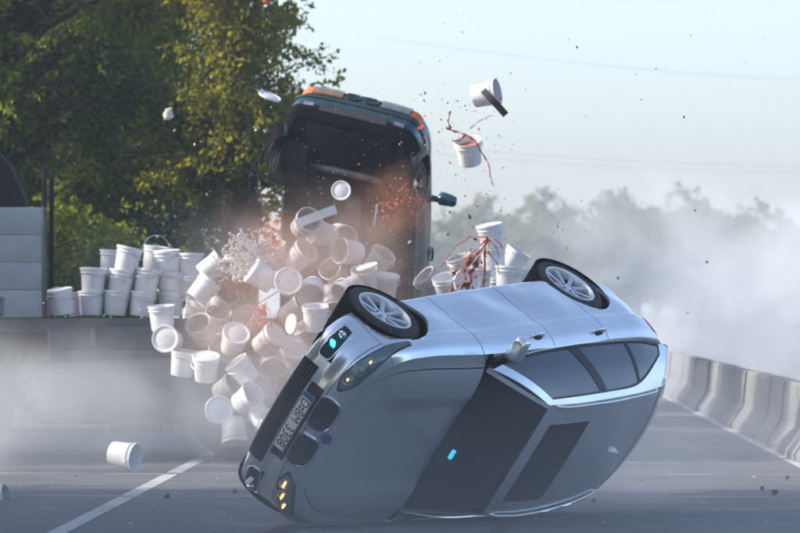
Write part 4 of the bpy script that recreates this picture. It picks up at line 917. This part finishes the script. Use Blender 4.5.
SIT = [
 (51.5, 303, 56.5, (-.42, .1, 1), 'leftmost bucket on the bed, tipped left and half hidden behind another', dict(dirty=1, roll=1)),
 (61, 302, 56.1, (-.17, -.12, 1), 'leaning white bucket with a raised lid, second from the left on the bed', dict(lid=1, roll=.5)),
 (79, 304, 56.9, (-.1, 0, 1), 'low white bucket half hidden left of the first two-bucket stack', dict(roll=2)),
 (91, 303, 56.3, (.0, 0, 1), 'bottom white bucket of the leftmost stack of two', dict(roll=-.4)),
 (93, 280.5, 56.3, (.02, 0, 1), 'top white bucket of the leftmost stack of two', dict(lid=1, roll=.9)),
 (116, 303, 56.3, (.10, 0, 1), 'bottom white bucket of the leaning three-high stack beside the two-high one', dict(roll=.2)),
 (121, 282, 56.3, (.16, 0, 1), 'middle white bucket of the leaning three-high stack beside the two-high one', dict(roll=-.2)),
 (127.5, 260, 56.3, (.22, .02, 1), 'top white bucket of the leaning three-high stack, its handle out to the left', dict(lid=1, roll=1.4)),
 (112, 262, 57.0, (.06, .0, 1), 'white bucket half hidden behind the top of the leaning stack', dict(roll=2.6)),
 (142, 304, 56.3, (.14, 0, 1), 'bottom white bucket of the sunlit stack left of centre', dict(roll=.2)),
 (146.5, 281.5, 56.3, (.16, 0, 1), 'sunlit second white bucket below the raised wire handle', dict(lid=1, roll=-.2)),
 (155, 258, 56.9, (.14, -.05, 1), 'white bucket with its wire handle standing upright above the stacks', dict(hd=2, roll=.3)),
 (171, 304, 56.4, (.0, 0, 1), 'bottom white bucket of the tall stack under a flat lid', dict(roll=.2)),
 (170, 285, 56.4, (-.03, 0, 1), 'middle white bucket of the tall stack under a flat lid', dict(roll=1.3)),
 (167.5, 263, 56.4, (-.05, -.08, 1), 'top white bucket of the tall stack, closed with a flat lid', dict(lid=1, roll=-.3)),
 (191, 266, 56.9, (.0, 0, 1), 'upper white bucket at the right end of the standing stacks', dict(lid=1, roll=.6)),
 (190, 288, 56.9, (.0, 0, 1), 'lower white bucket at the right end of the standing stacks', dict(roll=.6)),
 # falling in front of the bed
 (162, 318, 55.3, (-.06, -.1, 1), 'white bucket dropping upright just below the bed edge', dict(roll=.4)),
 (169, 340, 55.1, (-.25, -.95, .1), 'white bucket under the bed edge seen straight into its base', dict(roll=.4, lid=1)),
 (183, 363, 55.0, (.12, -.15, 1), 'white bucket hanging left of a lidded twin in the smoke', dict(roll=.8)),
 (206, 368, 54.8, (.02, -.38, 1), 'upright lidded white bucket falling low in the smoke', dict(lid=1, roll=-.6)),
 (203, 290, 55.6, (.62, .1, .75), 'white bucket leaning right at the edge of the paint burst', dict(roll=1.4)),
 (212, 268, 55.9, (.85, .0, .6), 'white bucket tilted towards the speckled paint burst, highest on its left', dict(roll=.3)),
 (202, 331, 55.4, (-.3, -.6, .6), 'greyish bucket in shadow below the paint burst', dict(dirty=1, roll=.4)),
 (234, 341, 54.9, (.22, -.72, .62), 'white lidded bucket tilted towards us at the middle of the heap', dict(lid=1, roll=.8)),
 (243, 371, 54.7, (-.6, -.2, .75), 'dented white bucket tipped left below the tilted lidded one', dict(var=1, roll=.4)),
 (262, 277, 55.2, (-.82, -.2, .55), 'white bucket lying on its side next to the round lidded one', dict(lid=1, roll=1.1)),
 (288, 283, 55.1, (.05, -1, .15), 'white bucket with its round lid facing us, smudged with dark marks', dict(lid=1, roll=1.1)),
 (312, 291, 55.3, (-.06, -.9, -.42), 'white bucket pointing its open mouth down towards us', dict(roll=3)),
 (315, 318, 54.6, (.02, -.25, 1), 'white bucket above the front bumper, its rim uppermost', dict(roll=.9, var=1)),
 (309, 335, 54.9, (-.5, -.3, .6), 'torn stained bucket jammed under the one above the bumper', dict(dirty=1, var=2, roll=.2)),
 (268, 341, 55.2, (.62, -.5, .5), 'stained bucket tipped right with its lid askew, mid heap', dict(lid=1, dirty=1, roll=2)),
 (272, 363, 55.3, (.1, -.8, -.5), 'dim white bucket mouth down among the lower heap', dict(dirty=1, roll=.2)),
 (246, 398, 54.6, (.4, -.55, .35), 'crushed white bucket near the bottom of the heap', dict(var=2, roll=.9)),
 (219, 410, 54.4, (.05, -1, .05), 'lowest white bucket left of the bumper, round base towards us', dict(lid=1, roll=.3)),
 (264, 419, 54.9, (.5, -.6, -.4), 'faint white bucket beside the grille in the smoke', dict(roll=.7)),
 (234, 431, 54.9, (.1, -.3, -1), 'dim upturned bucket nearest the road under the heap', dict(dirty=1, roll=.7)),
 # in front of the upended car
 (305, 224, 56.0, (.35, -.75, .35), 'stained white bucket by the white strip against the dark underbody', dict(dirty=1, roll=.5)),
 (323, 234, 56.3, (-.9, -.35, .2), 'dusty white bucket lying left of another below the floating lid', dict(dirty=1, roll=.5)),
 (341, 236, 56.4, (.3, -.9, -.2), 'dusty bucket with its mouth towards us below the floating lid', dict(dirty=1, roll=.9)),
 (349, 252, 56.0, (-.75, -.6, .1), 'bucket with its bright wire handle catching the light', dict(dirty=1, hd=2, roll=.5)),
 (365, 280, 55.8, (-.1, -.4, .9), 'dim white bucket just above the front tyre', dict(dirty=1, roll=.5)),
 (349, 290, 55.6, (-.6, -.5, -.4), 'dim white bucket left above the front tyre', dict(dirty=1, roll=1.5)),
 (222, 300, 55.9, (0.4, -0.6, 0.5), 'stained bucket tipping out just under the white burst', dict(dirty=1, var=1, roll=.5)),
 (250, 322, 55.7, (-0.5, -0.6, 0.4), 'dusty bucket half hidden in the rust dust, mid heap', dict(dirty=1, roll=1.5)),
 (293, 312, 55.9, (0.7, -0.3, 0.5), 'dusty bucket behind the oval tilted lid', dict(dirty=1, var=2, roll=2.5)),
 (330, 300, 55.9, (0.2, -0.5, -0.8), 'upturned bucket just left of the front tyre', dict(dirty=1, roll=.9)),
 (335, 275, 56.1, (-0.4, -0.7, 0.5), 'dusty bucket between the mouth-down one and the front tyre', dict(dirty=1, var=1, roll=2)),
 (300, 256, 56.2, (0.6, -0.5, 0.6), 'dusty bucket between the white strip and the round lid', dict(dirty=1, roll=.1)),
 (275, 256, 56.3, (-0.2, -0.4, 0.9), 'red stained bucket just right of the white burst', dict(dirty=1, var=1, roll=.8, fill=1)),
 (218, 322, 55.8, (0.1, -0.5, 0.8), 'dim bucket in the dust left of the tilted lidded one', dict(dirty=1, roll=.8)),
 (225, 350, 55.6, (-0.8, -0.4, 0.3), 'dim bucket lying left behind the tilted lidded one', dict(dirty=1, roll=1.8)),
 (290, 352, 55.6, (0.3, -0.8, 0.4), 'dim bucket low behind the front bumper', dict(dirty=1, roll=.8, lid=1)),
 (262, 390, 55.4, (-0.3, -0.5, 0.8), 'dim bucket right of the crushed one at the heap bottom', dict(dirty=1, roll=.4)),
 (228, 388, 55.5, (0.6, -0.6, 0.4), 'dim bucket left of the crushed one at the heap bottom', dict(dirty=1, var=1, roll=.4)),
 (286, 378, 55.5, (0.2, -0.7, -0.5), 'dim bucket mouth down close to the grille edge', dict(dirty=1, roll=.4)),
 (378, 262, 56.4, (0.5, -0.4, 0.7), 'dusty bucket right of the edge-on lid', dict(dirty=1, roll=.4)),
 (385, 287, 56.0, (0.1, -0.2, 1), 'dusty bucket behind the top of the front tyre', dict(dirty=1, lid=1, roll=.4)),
 (196, 312, 56.0, (0.3, -0.2, 0.9), 'white bucket sliding off the bed at the right end of the stacks', dict(roll=.4)),
 (211, 285, 56.5, (0.2, 0, 1), 'white bucket still standing behind the leaning ones', dict(roll=.9)),
 (522, 281, 56.7, (0.1, 0, 1), 'white bucket half hidden by the rear tyre', dict(roll=.4)),
 (462, 268, 56.9, (-0.3, -0.2, 0.9), 'white bucket behind the round lid under the paint fountain', dict(roll=.4, dirty=1)),
 (431, 284, 56.6, (-0.6, -0.3, 0.6), 'white bucket tipped left beside the edge of the upended car', dict(roll=.4, dirty=1)),
 # right-hand stack behind the silver car
 (447, 288, 56.2, (-.2, -.4, 1), 'white bucket left of the round lid behind the silver car', dict(roll=.4)),
 (466, 283, 55.9, (.12, -1, .12), 'white bucket behind the silver car, its round lid facing us', dict(lid=1, roll=1.2)),
 (479, 277, 56.5, (.04, -.05, 1), 'white bucket standing right of the round lid behind the silver car', dict(roll=.6)),
 (491, 237, 56.3, (-.16, -.12, 1), 'topmost white bucket of the right-hand stack, leaning left', dict(lid=1, roll=.4)),
 (493.5, 258, 56.3, (-.08, 0, 1), 'white bucket directly under the topmost one of the right-hand stack', dict(roll=.4)),
 (513, 261, 56.8, (.5, -.1, .85), 'white bucket tilted right behind the right-hand stack', dict(roll=1)),
 (508, 279, 56.2, (.05, 0, 1), 'white bucket at the foot of the right-hand stack', dict(lid=1, roll=.3)),
 (498, 290, 56.8, (.0, 0, 1), 'white bucket mostly hidden at the foot of the right-hand stack', dict(roll=.3)),
 # in the air and on the road
 (486, 94, 55.0, (.92, -.32, .18), 'white bucket flying in the sky with a black strip', dict(dirty=0, hd=0, roll=.6)),
 (469, 152, 54.5, (-.12, -.42, .9), 'white bucket in the sky trailing a brown paint strand', dict(roll=.2, fill=1)),
 (124, 455, 51.5, (.95, -.42, -.16), 'white bucket bouncing over the road beside the lane line', dict(roll=1.2)),
 (-5, 504, 44.5, (.75, -.2, .25), 'white bucket cut off by the left edge of the picture', dict(roll=.2)),
]
for (u, v, Y, ax, lab, kw) in SIT: bucket(u, v, Y, ax, lab, **kw)

# loose lids
LID0 = LID.copy(); LID0.transform(Matrix.Translation((0, 0, -BH)))
for (u, v, Y, ax, lab, s) in [(270, 96, 56, (.35, -.28, .92), 'white bucket lid flying beside the upended car\'s bumper', .85), (341, 190.5, 55.6, (-.15, -1, .12), 'round white lid floating against the dark underbody', .72),
                             (367, 266, 55.5, (-.25, -.22, .95), 'white lid seen almost edge-on above the front tyre', .8), (291, 324, 54.6, (-.95, -.62, .1), 'oval-looking tilted lid above the front bumper', .72)]:
    o = obj('loose_lid', LID0, None, None, at(u, v, Y)); o.rotation_mode = 'QUATERNION'; o.rotation_quaternion = Vector((0, 0, 1)).rotation_difference(Vector(ax).normalized()); o.scale = (s, s, s)
    tag(o, lab, 'lid', 'loose white lids')
# loose strips and scraps
def strip(name, p0, p1, w, th, m, lab, cat, bend=.0):
    n = 7; bm = bmesh.new(); d = (p1 - p0); side = Vector((d.z, 0, -d.x)).normalized(); rows = []
    for k in range(n):
        t = k / (n - 1); p = p0.lerp(p1, t) + Vector((0, -bend * math.sin(math.pi * t), 0))
        rows.append([bm.verts.new(p + side * sg * w / 2 + Vector((0, dy, 0))) for sg, dy in ((-1, 0), (1, .01), (1, th + .01), (-1, th))])
    for a, b in zip(rows[:-1], rows[1:]):
        for k in range(4): bm.faces.new((a[k], a[(k + 1) % 4], b[(k + 1) % 4], b[k]))
    bm.faces.new(rows[0]); bm.faces.new(rows[-1][::-1])
    return tag(obj(name, bm_mesh(name, bm), m), lab, cat)
strip('plastic_strip', at(483, 90, 54.7), at(506, 115, 54.7), .075, .012, M['black_plastic'], 'black strip sticking out of the bucket flying in the sky', 'strip', .06)
strip('white_strip', at(296, 224, 55.6), at(336, 209, 55.6), .10, .02, M['bucket'], 'flat white strip flying across the dark underbody', 'strip', .03)
strip('white_rod', at(374, 226, 55.6), at(377, 204, 55.6), .025, .02, M['bucket'], 'short white rod upright against the dark underbody', 'rod', .01)
def scrap(u, v, Y, su, sv, m, lab, cat, seed, name='scrap'):
    rr = random.Random(seed); bm = bmesh.new(); bmesh.ops.create_grid(bm, x_segments=5, y_segments=7, size=.5)
    for w in bm.verts:
        x, y = w.co.x, w.co.y; edge = max(abs(x), abs(y)) > .45
        k = 1 - (.35 * rr.random() if edge else 0); tp = 1 - .45 * abs(y + .1)
        w.co = Vector((x * k * tp, .25 * math.sin(5 * x + seed) * math.cos(4 * y) + .12 * rr.random(), y * k + .12 * x))
    bmesh.ops.solidify(bm, geom=bm.faces[:], thickness=.05)
    p = at(u, v, Y); bmesh.ops.transform(bm, matrix=Matrix.Diagonal((su, (su + sv) / 3, sv, 1)), verts=bm.verts[:])
    return tag(obj(name, bm_mesh(name, bm, sharp=30), m, None, p), lab, cat)
M['leaf_bit'] = mat('leaf_bit', (.03, .07, .035), .6, var=.4, vscale=20)
M['paper'] = mat('paper', (.70, .62, .50), .7, var=.15)
scrap(254, 186, 56, .19, .36, M['black_plastic'], 'torn black plastic piece flying left of the upended car', 'debris', 2, 'torn_plastic')
scrap(168, 114, 55, .13, .14, M['paper'], 'small pale scrap flying in front of the big tree', 'debris', 5, 'pale_scrap')
scrap(267, 1, 55, .11, .07, M['paint_orange'], 'orange blob at the top edge of the picture', 'debris', 6, 'paint_blob')
scrap(421, 127, 55, .09, .05, M['orange_lens'], 'orange lamp splinter off the upended car\'s bumper corner', 'debris', 16, 'lamp_splinter')
for i, (u, v, s_, lab) in enumerate([(167, 496, .075, 'small dark green scrap on the road right of the lane line'), (235, 491, .07, 'small dark scrap on the road left of the silver bumper'), (775, 492, .10, 'dark green scrap on the road at the right edge'), (762, 488, .07, 'smaller dark scrap left of the green one at the right'), (787, 477, .07, 'dark scrap nearest the barrier foot at the right'), (594, 500, .07, 'grey scrap on the road under the roof spoiler')]):
    Y = 5000 * CAM_H / (v + 3 - 309); o = scrap(u, v, Y, s_ * .7, s_ * .6, M['leaf_bit'] if i in (0, 2) else M['truck_frame'], lab, 'debris', 20 + i, 'road_scrap')
for i, (u, v, lab, m_) in enumerate([(684, 117, 'dark fleck high in the sky over the far trees', 'truck_dark'), (707, 262, 'dark fleck against the white smoke at right', 'truck_dark'), (462, 32, 'pale orange fleck near the top of the sky', 'paper'), (618, 278, 'dark fleck above the rear wheel', 'truck_dark'), (577, 47, 'grey fleck in the upper sky', 'truck_frame'), (425, 93, 'dark red fleck above the bumper corner', 'paint_red')]):
    scrap(u, v, 55, .026, .03, M[m_], lab, 'debris', 40 + i, 'flying_fleck')

# ------------------------------------------------------------------ paint
def strand(bm, pts, r, Y, jit=1.0):
    P = [at(u + random.uniform(-jit, jit), v + random.uniform(-jit, jit), Y + dy) for u, v, dy in pts]
    P2 = []
    for a, b in zip(P[:-1], P[1:]):
        for t in (0, .33, .66): P2.append(a.lerp(b, t) + Vector((random.uniform(-.008, .008), 0, random.uniform(-.008, .008))))
    P2.append(P[-1]); n = len(P2)
    tube_bm(bm, P2, [r * (.35 + .9 * abs(math.sin(1.3 * k + .6))) * (1 - .6 * k / n) for k in range(n)], 6)
bms = bmesh.new()
strand(bms, [(486, 237, 0), (484, 252, 0), (485, 270, .1), (483, 288, .1)], .02, 55.4)
for pts in ([(486, 238, 0), (474, 252, 0), (462, 270, -.1), (446, 290, -.1)], [(486, 240, 0), (477, 262, .1), (468, 290, .1)], [(487, 238, 0), (495, 240, -.1), (503, 249, -.1), (509, 258, -.2)], [(486, 237, 0), (470, 237, .1), (456, 247, .1), (440, 268, .1)], [(486, 250, 0), (497, 264, 0), (500, 276, 0)], [(484, 245, 0), (470, 265, 0), (455, 292, 0)], [(485, 239, 0), (495, 246, 0), (499, 258, 0)]):
    strand(bms, pts, .009, 55.4)
tag(obj('paint_splash', bm_mesh('paint_splash', bms, sharp=None), M['paint_red']), 'red brown paint fountain branching up beside the right-hand bucket stack', 'splash')
bms = bmesh.new(); strand(bms, [(445, 128, 0), (455, 131, 0), (466, 134, -.1), (475, 141, -.1), (483, 155, -.1), (489, 166, -.1), (490, 176, -.1), (494, 186, -.1)], .013, 54.3, .6)
strand(bms, [(452, 128, 0), (447, 120, 0), (450, 112, 0)], .012, 54.3); strand(bms, [(466, 134, 0), (460, 140, 0), (452, 141, 0)], .014, 54.3); strand(bms, [(470, 130, 0), (478, 122, 0), (492, 116, 0)], .006, 54.3)
tag(obj('paint_strand', bm_mesh('paint_strand', bms, sharp=None), M['paint_red']), 'thin brown paint strand curling round the bucket in the sky', 'splash')
# speckled burst of white paint
M['speckle'] = mat('speckled_paint', (.72, .70, .69), .5)
nt = M['speckle'].node_tree; vo = nt.nodes.new('ShaderNodeTexVoronoi'); vo.inputs['Scale'].default_value = 26; vo.inputs['Randomness'].default_value = 1
tc = nt.nodes.new('ShaderNodeTexCoord'); cr = nt.nodes.new('ShaderNodeValToRGB'); cr.color_ramp.elements[0].position = .22; cr.color_ramp.elements[0].color = (.16, .05, .04, 1); cr.color_ramp.elements[1].position = .34; cr.color_ramp.elements[1].color = (.75, .73, .72, 1)
nt.links.new(tc.outputs['Object'], vo.inputs['Vector']); nt.links.new(vo.outputs['Distance'], cr.inputs[0]); nt.links.new(cr.outputs[0], nt.nodes['Principled BSDF'].inputs['Base Color'])
def burst(u, v, Y, su, sv, m, lab, n=150, seed=1, flat=.5, rs=1.0):
    rr = random.Random(seed); bm = bmesh.new()
    for k in range(n):
        a = rr.uniform(0, 6.28); r = rr.random() ** .6; x = r * math.cos(a) * su; z = r * math.sin(a) * sv + .25 * sv * math.sin(3 * x / su)
        rad = rr.uniform(.012, .05) * (1.15 - .6 * r) * rs; b2 = bmesh.ops.create_icosphere(bm, subdivisions=1, radius=1)
        bmesh.ops.transform(bm, matrix=Matrix.Translation((x, rr.uniform(-flat, flat) * su * (1 - r), z)) @ Matrix.Rotation(rr.uniform(0, 3), 4, 'Y') @ Matrix.Diagonal((rad * 1.5, rad, rad * .8, 1)), verts=b2['verts'])
    return tag(obj('paint_burst', bm_mesh('paint_burst', bm, sharp=None, recalc=False), m, None, at(u, v, Y)), lab, 'splash', kind='stuff')
def paint_sheet(name, corners, m, lab, n=(56, 36), thr=.02, sc=9., amp=.10, th=.006, seed=0., edge=.55):
    # ragged sheet of liquid, torn into holes and fringes
    A, B, C_, D_ = [Vector(p) for p in corners]; bm = bmesh.new(); G = {}; ins = {}
    for i in range(n[0] + 1):
        for j in range(n[1] + 1):
            u, v = i / n[0], j / n[1]; p = A.lerp(B, u).lerp(D_.lerp(C_, u), v)
            w = noise.noise(Vector((u * 3 + seed, v * 3, seed))); p = p + Vector((.05 * noise.noise(Vector((u * 7, v * 7, seed + 3))), amp * w + .5 * amp * noise.noise(Vector((u * 11, v * 9, seed))), .04 * noise.noise(Vector((u * 6, v * 6, seed + 9)))))
            d = max(abs(2 * u - 1), abs(2 * v - 1)); r_ = math.hypot(2 * u - 1, 2 * v - 1)
            f = noise.noise(Vector((u * sc * 1.4, v * sc, seed))) + .6 * noise.noise(Vector((u * sc * 3.1, v * sc * 2.4, seed + 5))) + .45 - edge * max(0, r_ - .35) * 1.7
            G[i, j] = p; ins[i, j] = f > thr
    V = {}
    for i in range(n[0]):
        for j in range(n[1]):
            q = [(i, j), (i + 1, j), (i + 1, j + 1), (i, j + 1)]
            if sum(ins[k] for k in q) >= 3:
                bm.faces.new([V.setdefault(k, bm.verts.new(G[k])) if k not in V else V[k] for k in q])
    for v in [v for v in bm.verts if not v.link_faces]: bm.verts.remove(v)
    bmesh.ops.recalc_face_normals(bm, faces=bm.faces[:]); bmesh.ops.solidify(bm, geom=bm.faces[:], thickness=th)
    return tag(obj(name, bm_mesh(name, bm, sharp=None), m), lab, 'splash', kind='stuff')
paint_sheet('paint_burst', [at(218, 282, 55.4), at(276, 272, 55.4), at(272, 226, 55.2), at(216, 232, 55.2)], M['speckle'], 'burst of white paint speckled with dark red above the bucket heap', (64, 48), sc=8., seed=1.3)
paint_sheet('paint_burst', [at(214, 276, 55.6), at(268, 288, 55.6), at(280, 246, 55.5), at(226, 244, 55.5)], M['speckle'], 'second torn sheet of speckled white paint behind the first', (56, 40), sc=9., seed=4.1)
paint_sheet('paint_sheet', [at(436, 298, 55.5), at(486, 296, 55.5), at(492, 238, 55.3), at(470, 238, 55.3)], M['paint_red'], 'ragged red brown paint sheet at the foot of the paint fountain', (48, 56), thr=.36, sc=9., seed=7.7)
paint_sheet('paint_sheet', [at(205, 300, 55.9), at(262, 304, 55.9), at(258, 266, 55.9), at(212, 268, 55.9)], M['paint_red'], 'ragged red brown paint sheet under the white burst', (56, 40), thr=.15, sc=7., seed=9.2)
paint_sheet('paint_sheet', [at(246, 345, 55.2), at(276, 340, 55.2), at(272, 296, 55.2), at(248, 300, 55.2)], M['paint_orange'], 'thin orange paint spray in the middle of the heap', (40, 48), thr=.42, sc=9., seed=12.2)
burst(272, 240, 55.8, .12, .22, M['paint_orange'], 'puff of orange paint beside the white burst', 110, 5, rs=.5)
burst(256, 312, 55.3, .12, .22, M['paint_orange'], 'scatter of orange drops in the middle of the heap', 40, 8, rs=.35)
burst(393, 205, 56.4, .35, .22, M['paint_orange'], 'scatter of orange drops below the front wheel of the upended car', 130, 9, rs=.3)
# drops and dust flecks in the air, and grit on the road
def flecks(name, lab, pts, rads, m):
    tet = np.array([[1, 1, 1], [-1, -1, 1], [-1, 1, -1], [1, -1, -1]], float); V = []; Fc = []
    for p, r in zip(pts, rads):
        b = len(V); q = rng.normal(size=(3, 3)); q, _ = np.linalg.qr(q); V += list(np.array(p) + (tet * [1.6, .9, .7]) @ q * r); Fc += [(b, b + 1, b + 2), (b, b + 3, b + 1), (b, b + 2, b + 3), (b + 1, b + 3, b + 2)]
    return tag(obj(name, mesh_np(name, V, Fc, smooth=False), m), lab, 'drops', kind='stuff')
def cloud_px(n, u, v, su, sv, Y, sy): return [at(rng.normal(u, su), rng.normal(v, sv), Y + rng.normal(0, sy)) for _ in range(n)]
P_ = cloud_px(170, 452, 132, 26, 26, 54.6, .3) + cloud_px(60, 470, 190, 40, 40, 54.8, .3) + cloud_px(90, 450, 250, 45, 25, 55.2, .3) + cloud_px(260, 260, 270, 45, 40, 55.0, .3) + cloud_px(160, 380, 210, 40, 30, 55.6, .3)
flecks('paint_drops', 'red brown paint drops flying above and right of the upended car', P_, rng.gamma(1.1, .0026, len(P_)) + .0012, M['paint_red'])
P_ = cloud_px(90, 520, 215, 45, 40, 54.8, .3) + cloud_px(120, 500, 80, 120, 60, 54, 1) + [at(rng.uniform(380, 800), rng.uniform(5, 330), 54) for _ in range(70)]
flecks('dark_flecks', 'fine dark flecks of debris scattered across the sky', P_, rng.gamma(1.1, .0016, len(P_)) + .001, M['truck_dark'])
P_ = cloud_px(120, 340, 190, 60, 45, 55.0, .2) + cloud_px(120, 180, 180, 90, 70, 54, .5) + cloud_px(60, 260, 330, 50, 50, 54, .3)
flecks('pale_flecks', 'pale splinters flying in front of the underbody and tree', P_, rng.gamma(1.1, .0019, len(P_)) + .001, M['bucket'])
P_ = []
for _ in range(300):
    Y = rng.uniform(38, 62); P_.append((rng.uniform(-.08, .085) * Y, Y, .006))
flecks('road_grit', 'small bits of debris scattered over the road', P_, rng.gamma(1.2, .0026, len(P_)) + .0015, M['bucket_dirty'])

# ------------------------------------------------------------------ smoke and haze
def vol_mat(name, col, dens, aniso, nscale=None, lo=.35, hi=.7, inner=.25, warp=0., base=.12):
    m = bpy.data.materials.new(name); m.use_nodes = True; nt = m.node_tree
    for n in list(nt.nodes):
        if n.type == 'BSDF_PRINCIPLED': nt.nodes.remove(n)
    v = nt.nodes.new('ShaderNodeVolumePrincipled'); v.inputs['Color'].default_value = (*col, 1); v.inputs['Anisotropy'].default_value = aniso; v.inputs['Density'].default_value = dens
    nt.links.new(v.outputs[0], nt.nodes['Material Output'].inputs['Volume'])
    if nscale:
        tc = nt.nodes.new('ShaderNodeTexCoord'); ge = nt.nodes.new('ShaderNodeNewGeometry')
        no = nt.nodes.new('ShaderNodeTexNoise'); no.inputs['Scale'].default_value = nscale; no.inputs['Detail'].default_value = 4; no.inputs['Roughness'].default_value = .6
        no.inputs['Distortion'].default_value = warp; nt.links.new(ge.outputs['Position'], no.inputs['Vector'])
        ln = nt.nodes.new('ShaderNodeVectorMath'); ln.operation = 'LENGTH'; nt.links.new(tc.outputs['Object'], ln.inputs[0])
        ad = nt.nodes.new('ShaderNodeMath'); ad.operation = 'MULTIPLY_ADD'; ad.inputs[1].default_value = -.7; ad.inputs[2].default_value = .35
        nt.links.new(no.outputs['Fac'], ad.inputs[0]); a2 = nt.nodes.new('ShaderNodeMath'); nt.links.new(ln.outputs['Value'], a2.inputs[0]); nt.links.new(ad.outputs[0], a2.inputs[1])
        mr = nt.nodes.new('ShaderNodeMapRange'); mr.interpolation_type = 'SMOOTHSTEP'; mr.inputs[1].default_value = inner; mr.inputs[2].default_value = .82; mr.inputs[3].default_value = 1; mr.inputs[4].default_value = 0
        nt.links.new(a2.outputs[0], mr.inputs[0])
        m2 = nt.nodes.new('ShaderNodeMapRange'); m2.interpolation_type = 'SMOOTHSTEP'; m2.inputs[1].default_value = lo; m2.inputs[2].default_value = hi; m2.inputs[3].default_value = base; m2.inputs[4].default_value = 1
        nt.links.new(no.outputs['Fac'], m2.inputs[0])
        mu = nt.nodes.new('ShaderNodeMath'); mu.operation = 'MULTIPLY'; nt.links.new(mr.outputs[0], mu.inputs[0]); nt.links.new(m2.outputs[0], mu.inputs[1])
        m3 = nt.nodes.new('ShaderNodeMath'); m3.operation = 'MULTIPLY'; m3.inputs[1].default_value = dens; nt.links.new(mu.outputs[0], m3.inputs[0]); nt.links.new(m3.outputs[0], v.inputs['Density'])
    return m
def smoke(lab, u, v, Y, r, col, dens, aniso=.25, nscale=.6, lo=.38, hi=.62, inner=.25, warp=.5, base=.12):
    bm = bmesh.new(); bmesh.ops.create_icosphere(bm, subdivisions=3, radius=1.0); me = bm_mesh('smoke', bm)
    o = obj('smoke', me, vol_mat('smoke', col, dens, aniso, nscale, lo, hi, inner, warp, base), None, at(u, v, Y)); o.scale = r
    return tag(o, lab, 'smoke', kind='stuff')
SM = (.93, .965, 1.0); SR = (.925, .962, .995)
smoke('grey smoke drifting low in front of the flatbed at left', 40, 408, 52.4, (3.4, 2.0, 1.28), SM, .60, lo=.3, hi=.6)
smoke('rust brown dust cloud round the tumbling buckets', 292, 312, 54.3, (2.1, 1.5, 1.85), (.91, .76, .70), .60, nscale=.8, lo=.3, hi=.65)
smoke('orange powder puff by the front wheel of the upended car', 392, 208, 56.2, (.85, .5, .75), (.85, .46, .30), .75, nscale=2.0)
smoke('orange powder puff beside the white paint burst', 270, 240, 55.7, (.55, .4, .7), (.85, .46, .30), 1.0, nscale=2.4)
smoke('rusty paint mist between the white burst and the upended car', 325, 255, 55.9, (1.3, .6, 1.0), (.88, .60, .48), .40, nscale=1.6)
smoke('white smoke billowing behind the rear of the silver car', 640, 305, 92, (5.2, 7, 3.5), SR, .30, nscale=.42, lo=.44, hi=.62, base=.03, warp=1.2)
smoke('white smoke drifting over the barrier at the right edge', 800, 315, 105, (6.2, 8, 3.6), SR, .26, nscale=.42, lo=.44, hi=.62, base=.03, warp=1.2)
smoke('thin smoke lifting behind the upended car', 480, 310, 70, (2.2, 3, 1.6), SM, .14, nscale=.6)
smoke('thin blue smoke in front of the shrubs', 170, 262, 64, (2.0, 2, 1.1), SM, .10, nscale=.7)
smoke('dust kicked up from the road under the roof spoiler', 640, 480, 43.5, (1.3, 1.2, .45), SM, .35, nscale=1.4)
smoke('thin low dust lying over the road right of the silver car', 640, 440, 55, (4.2, 7, .8), SM, .05, nscale=.5)
smoke('thin pale dust lying along the whole road', 400, 309, 44, (9, 24, 1.25), SM, .011, nscale=None).location.z = .05
hz = obj('haze', box_mesh('haze', (0, 1520, 8.0), (3220, 3160, 18.0)), vol_mat('haze', (.76, .88, 1.0), .0007, .2)); tag(hz, kind='stuff')
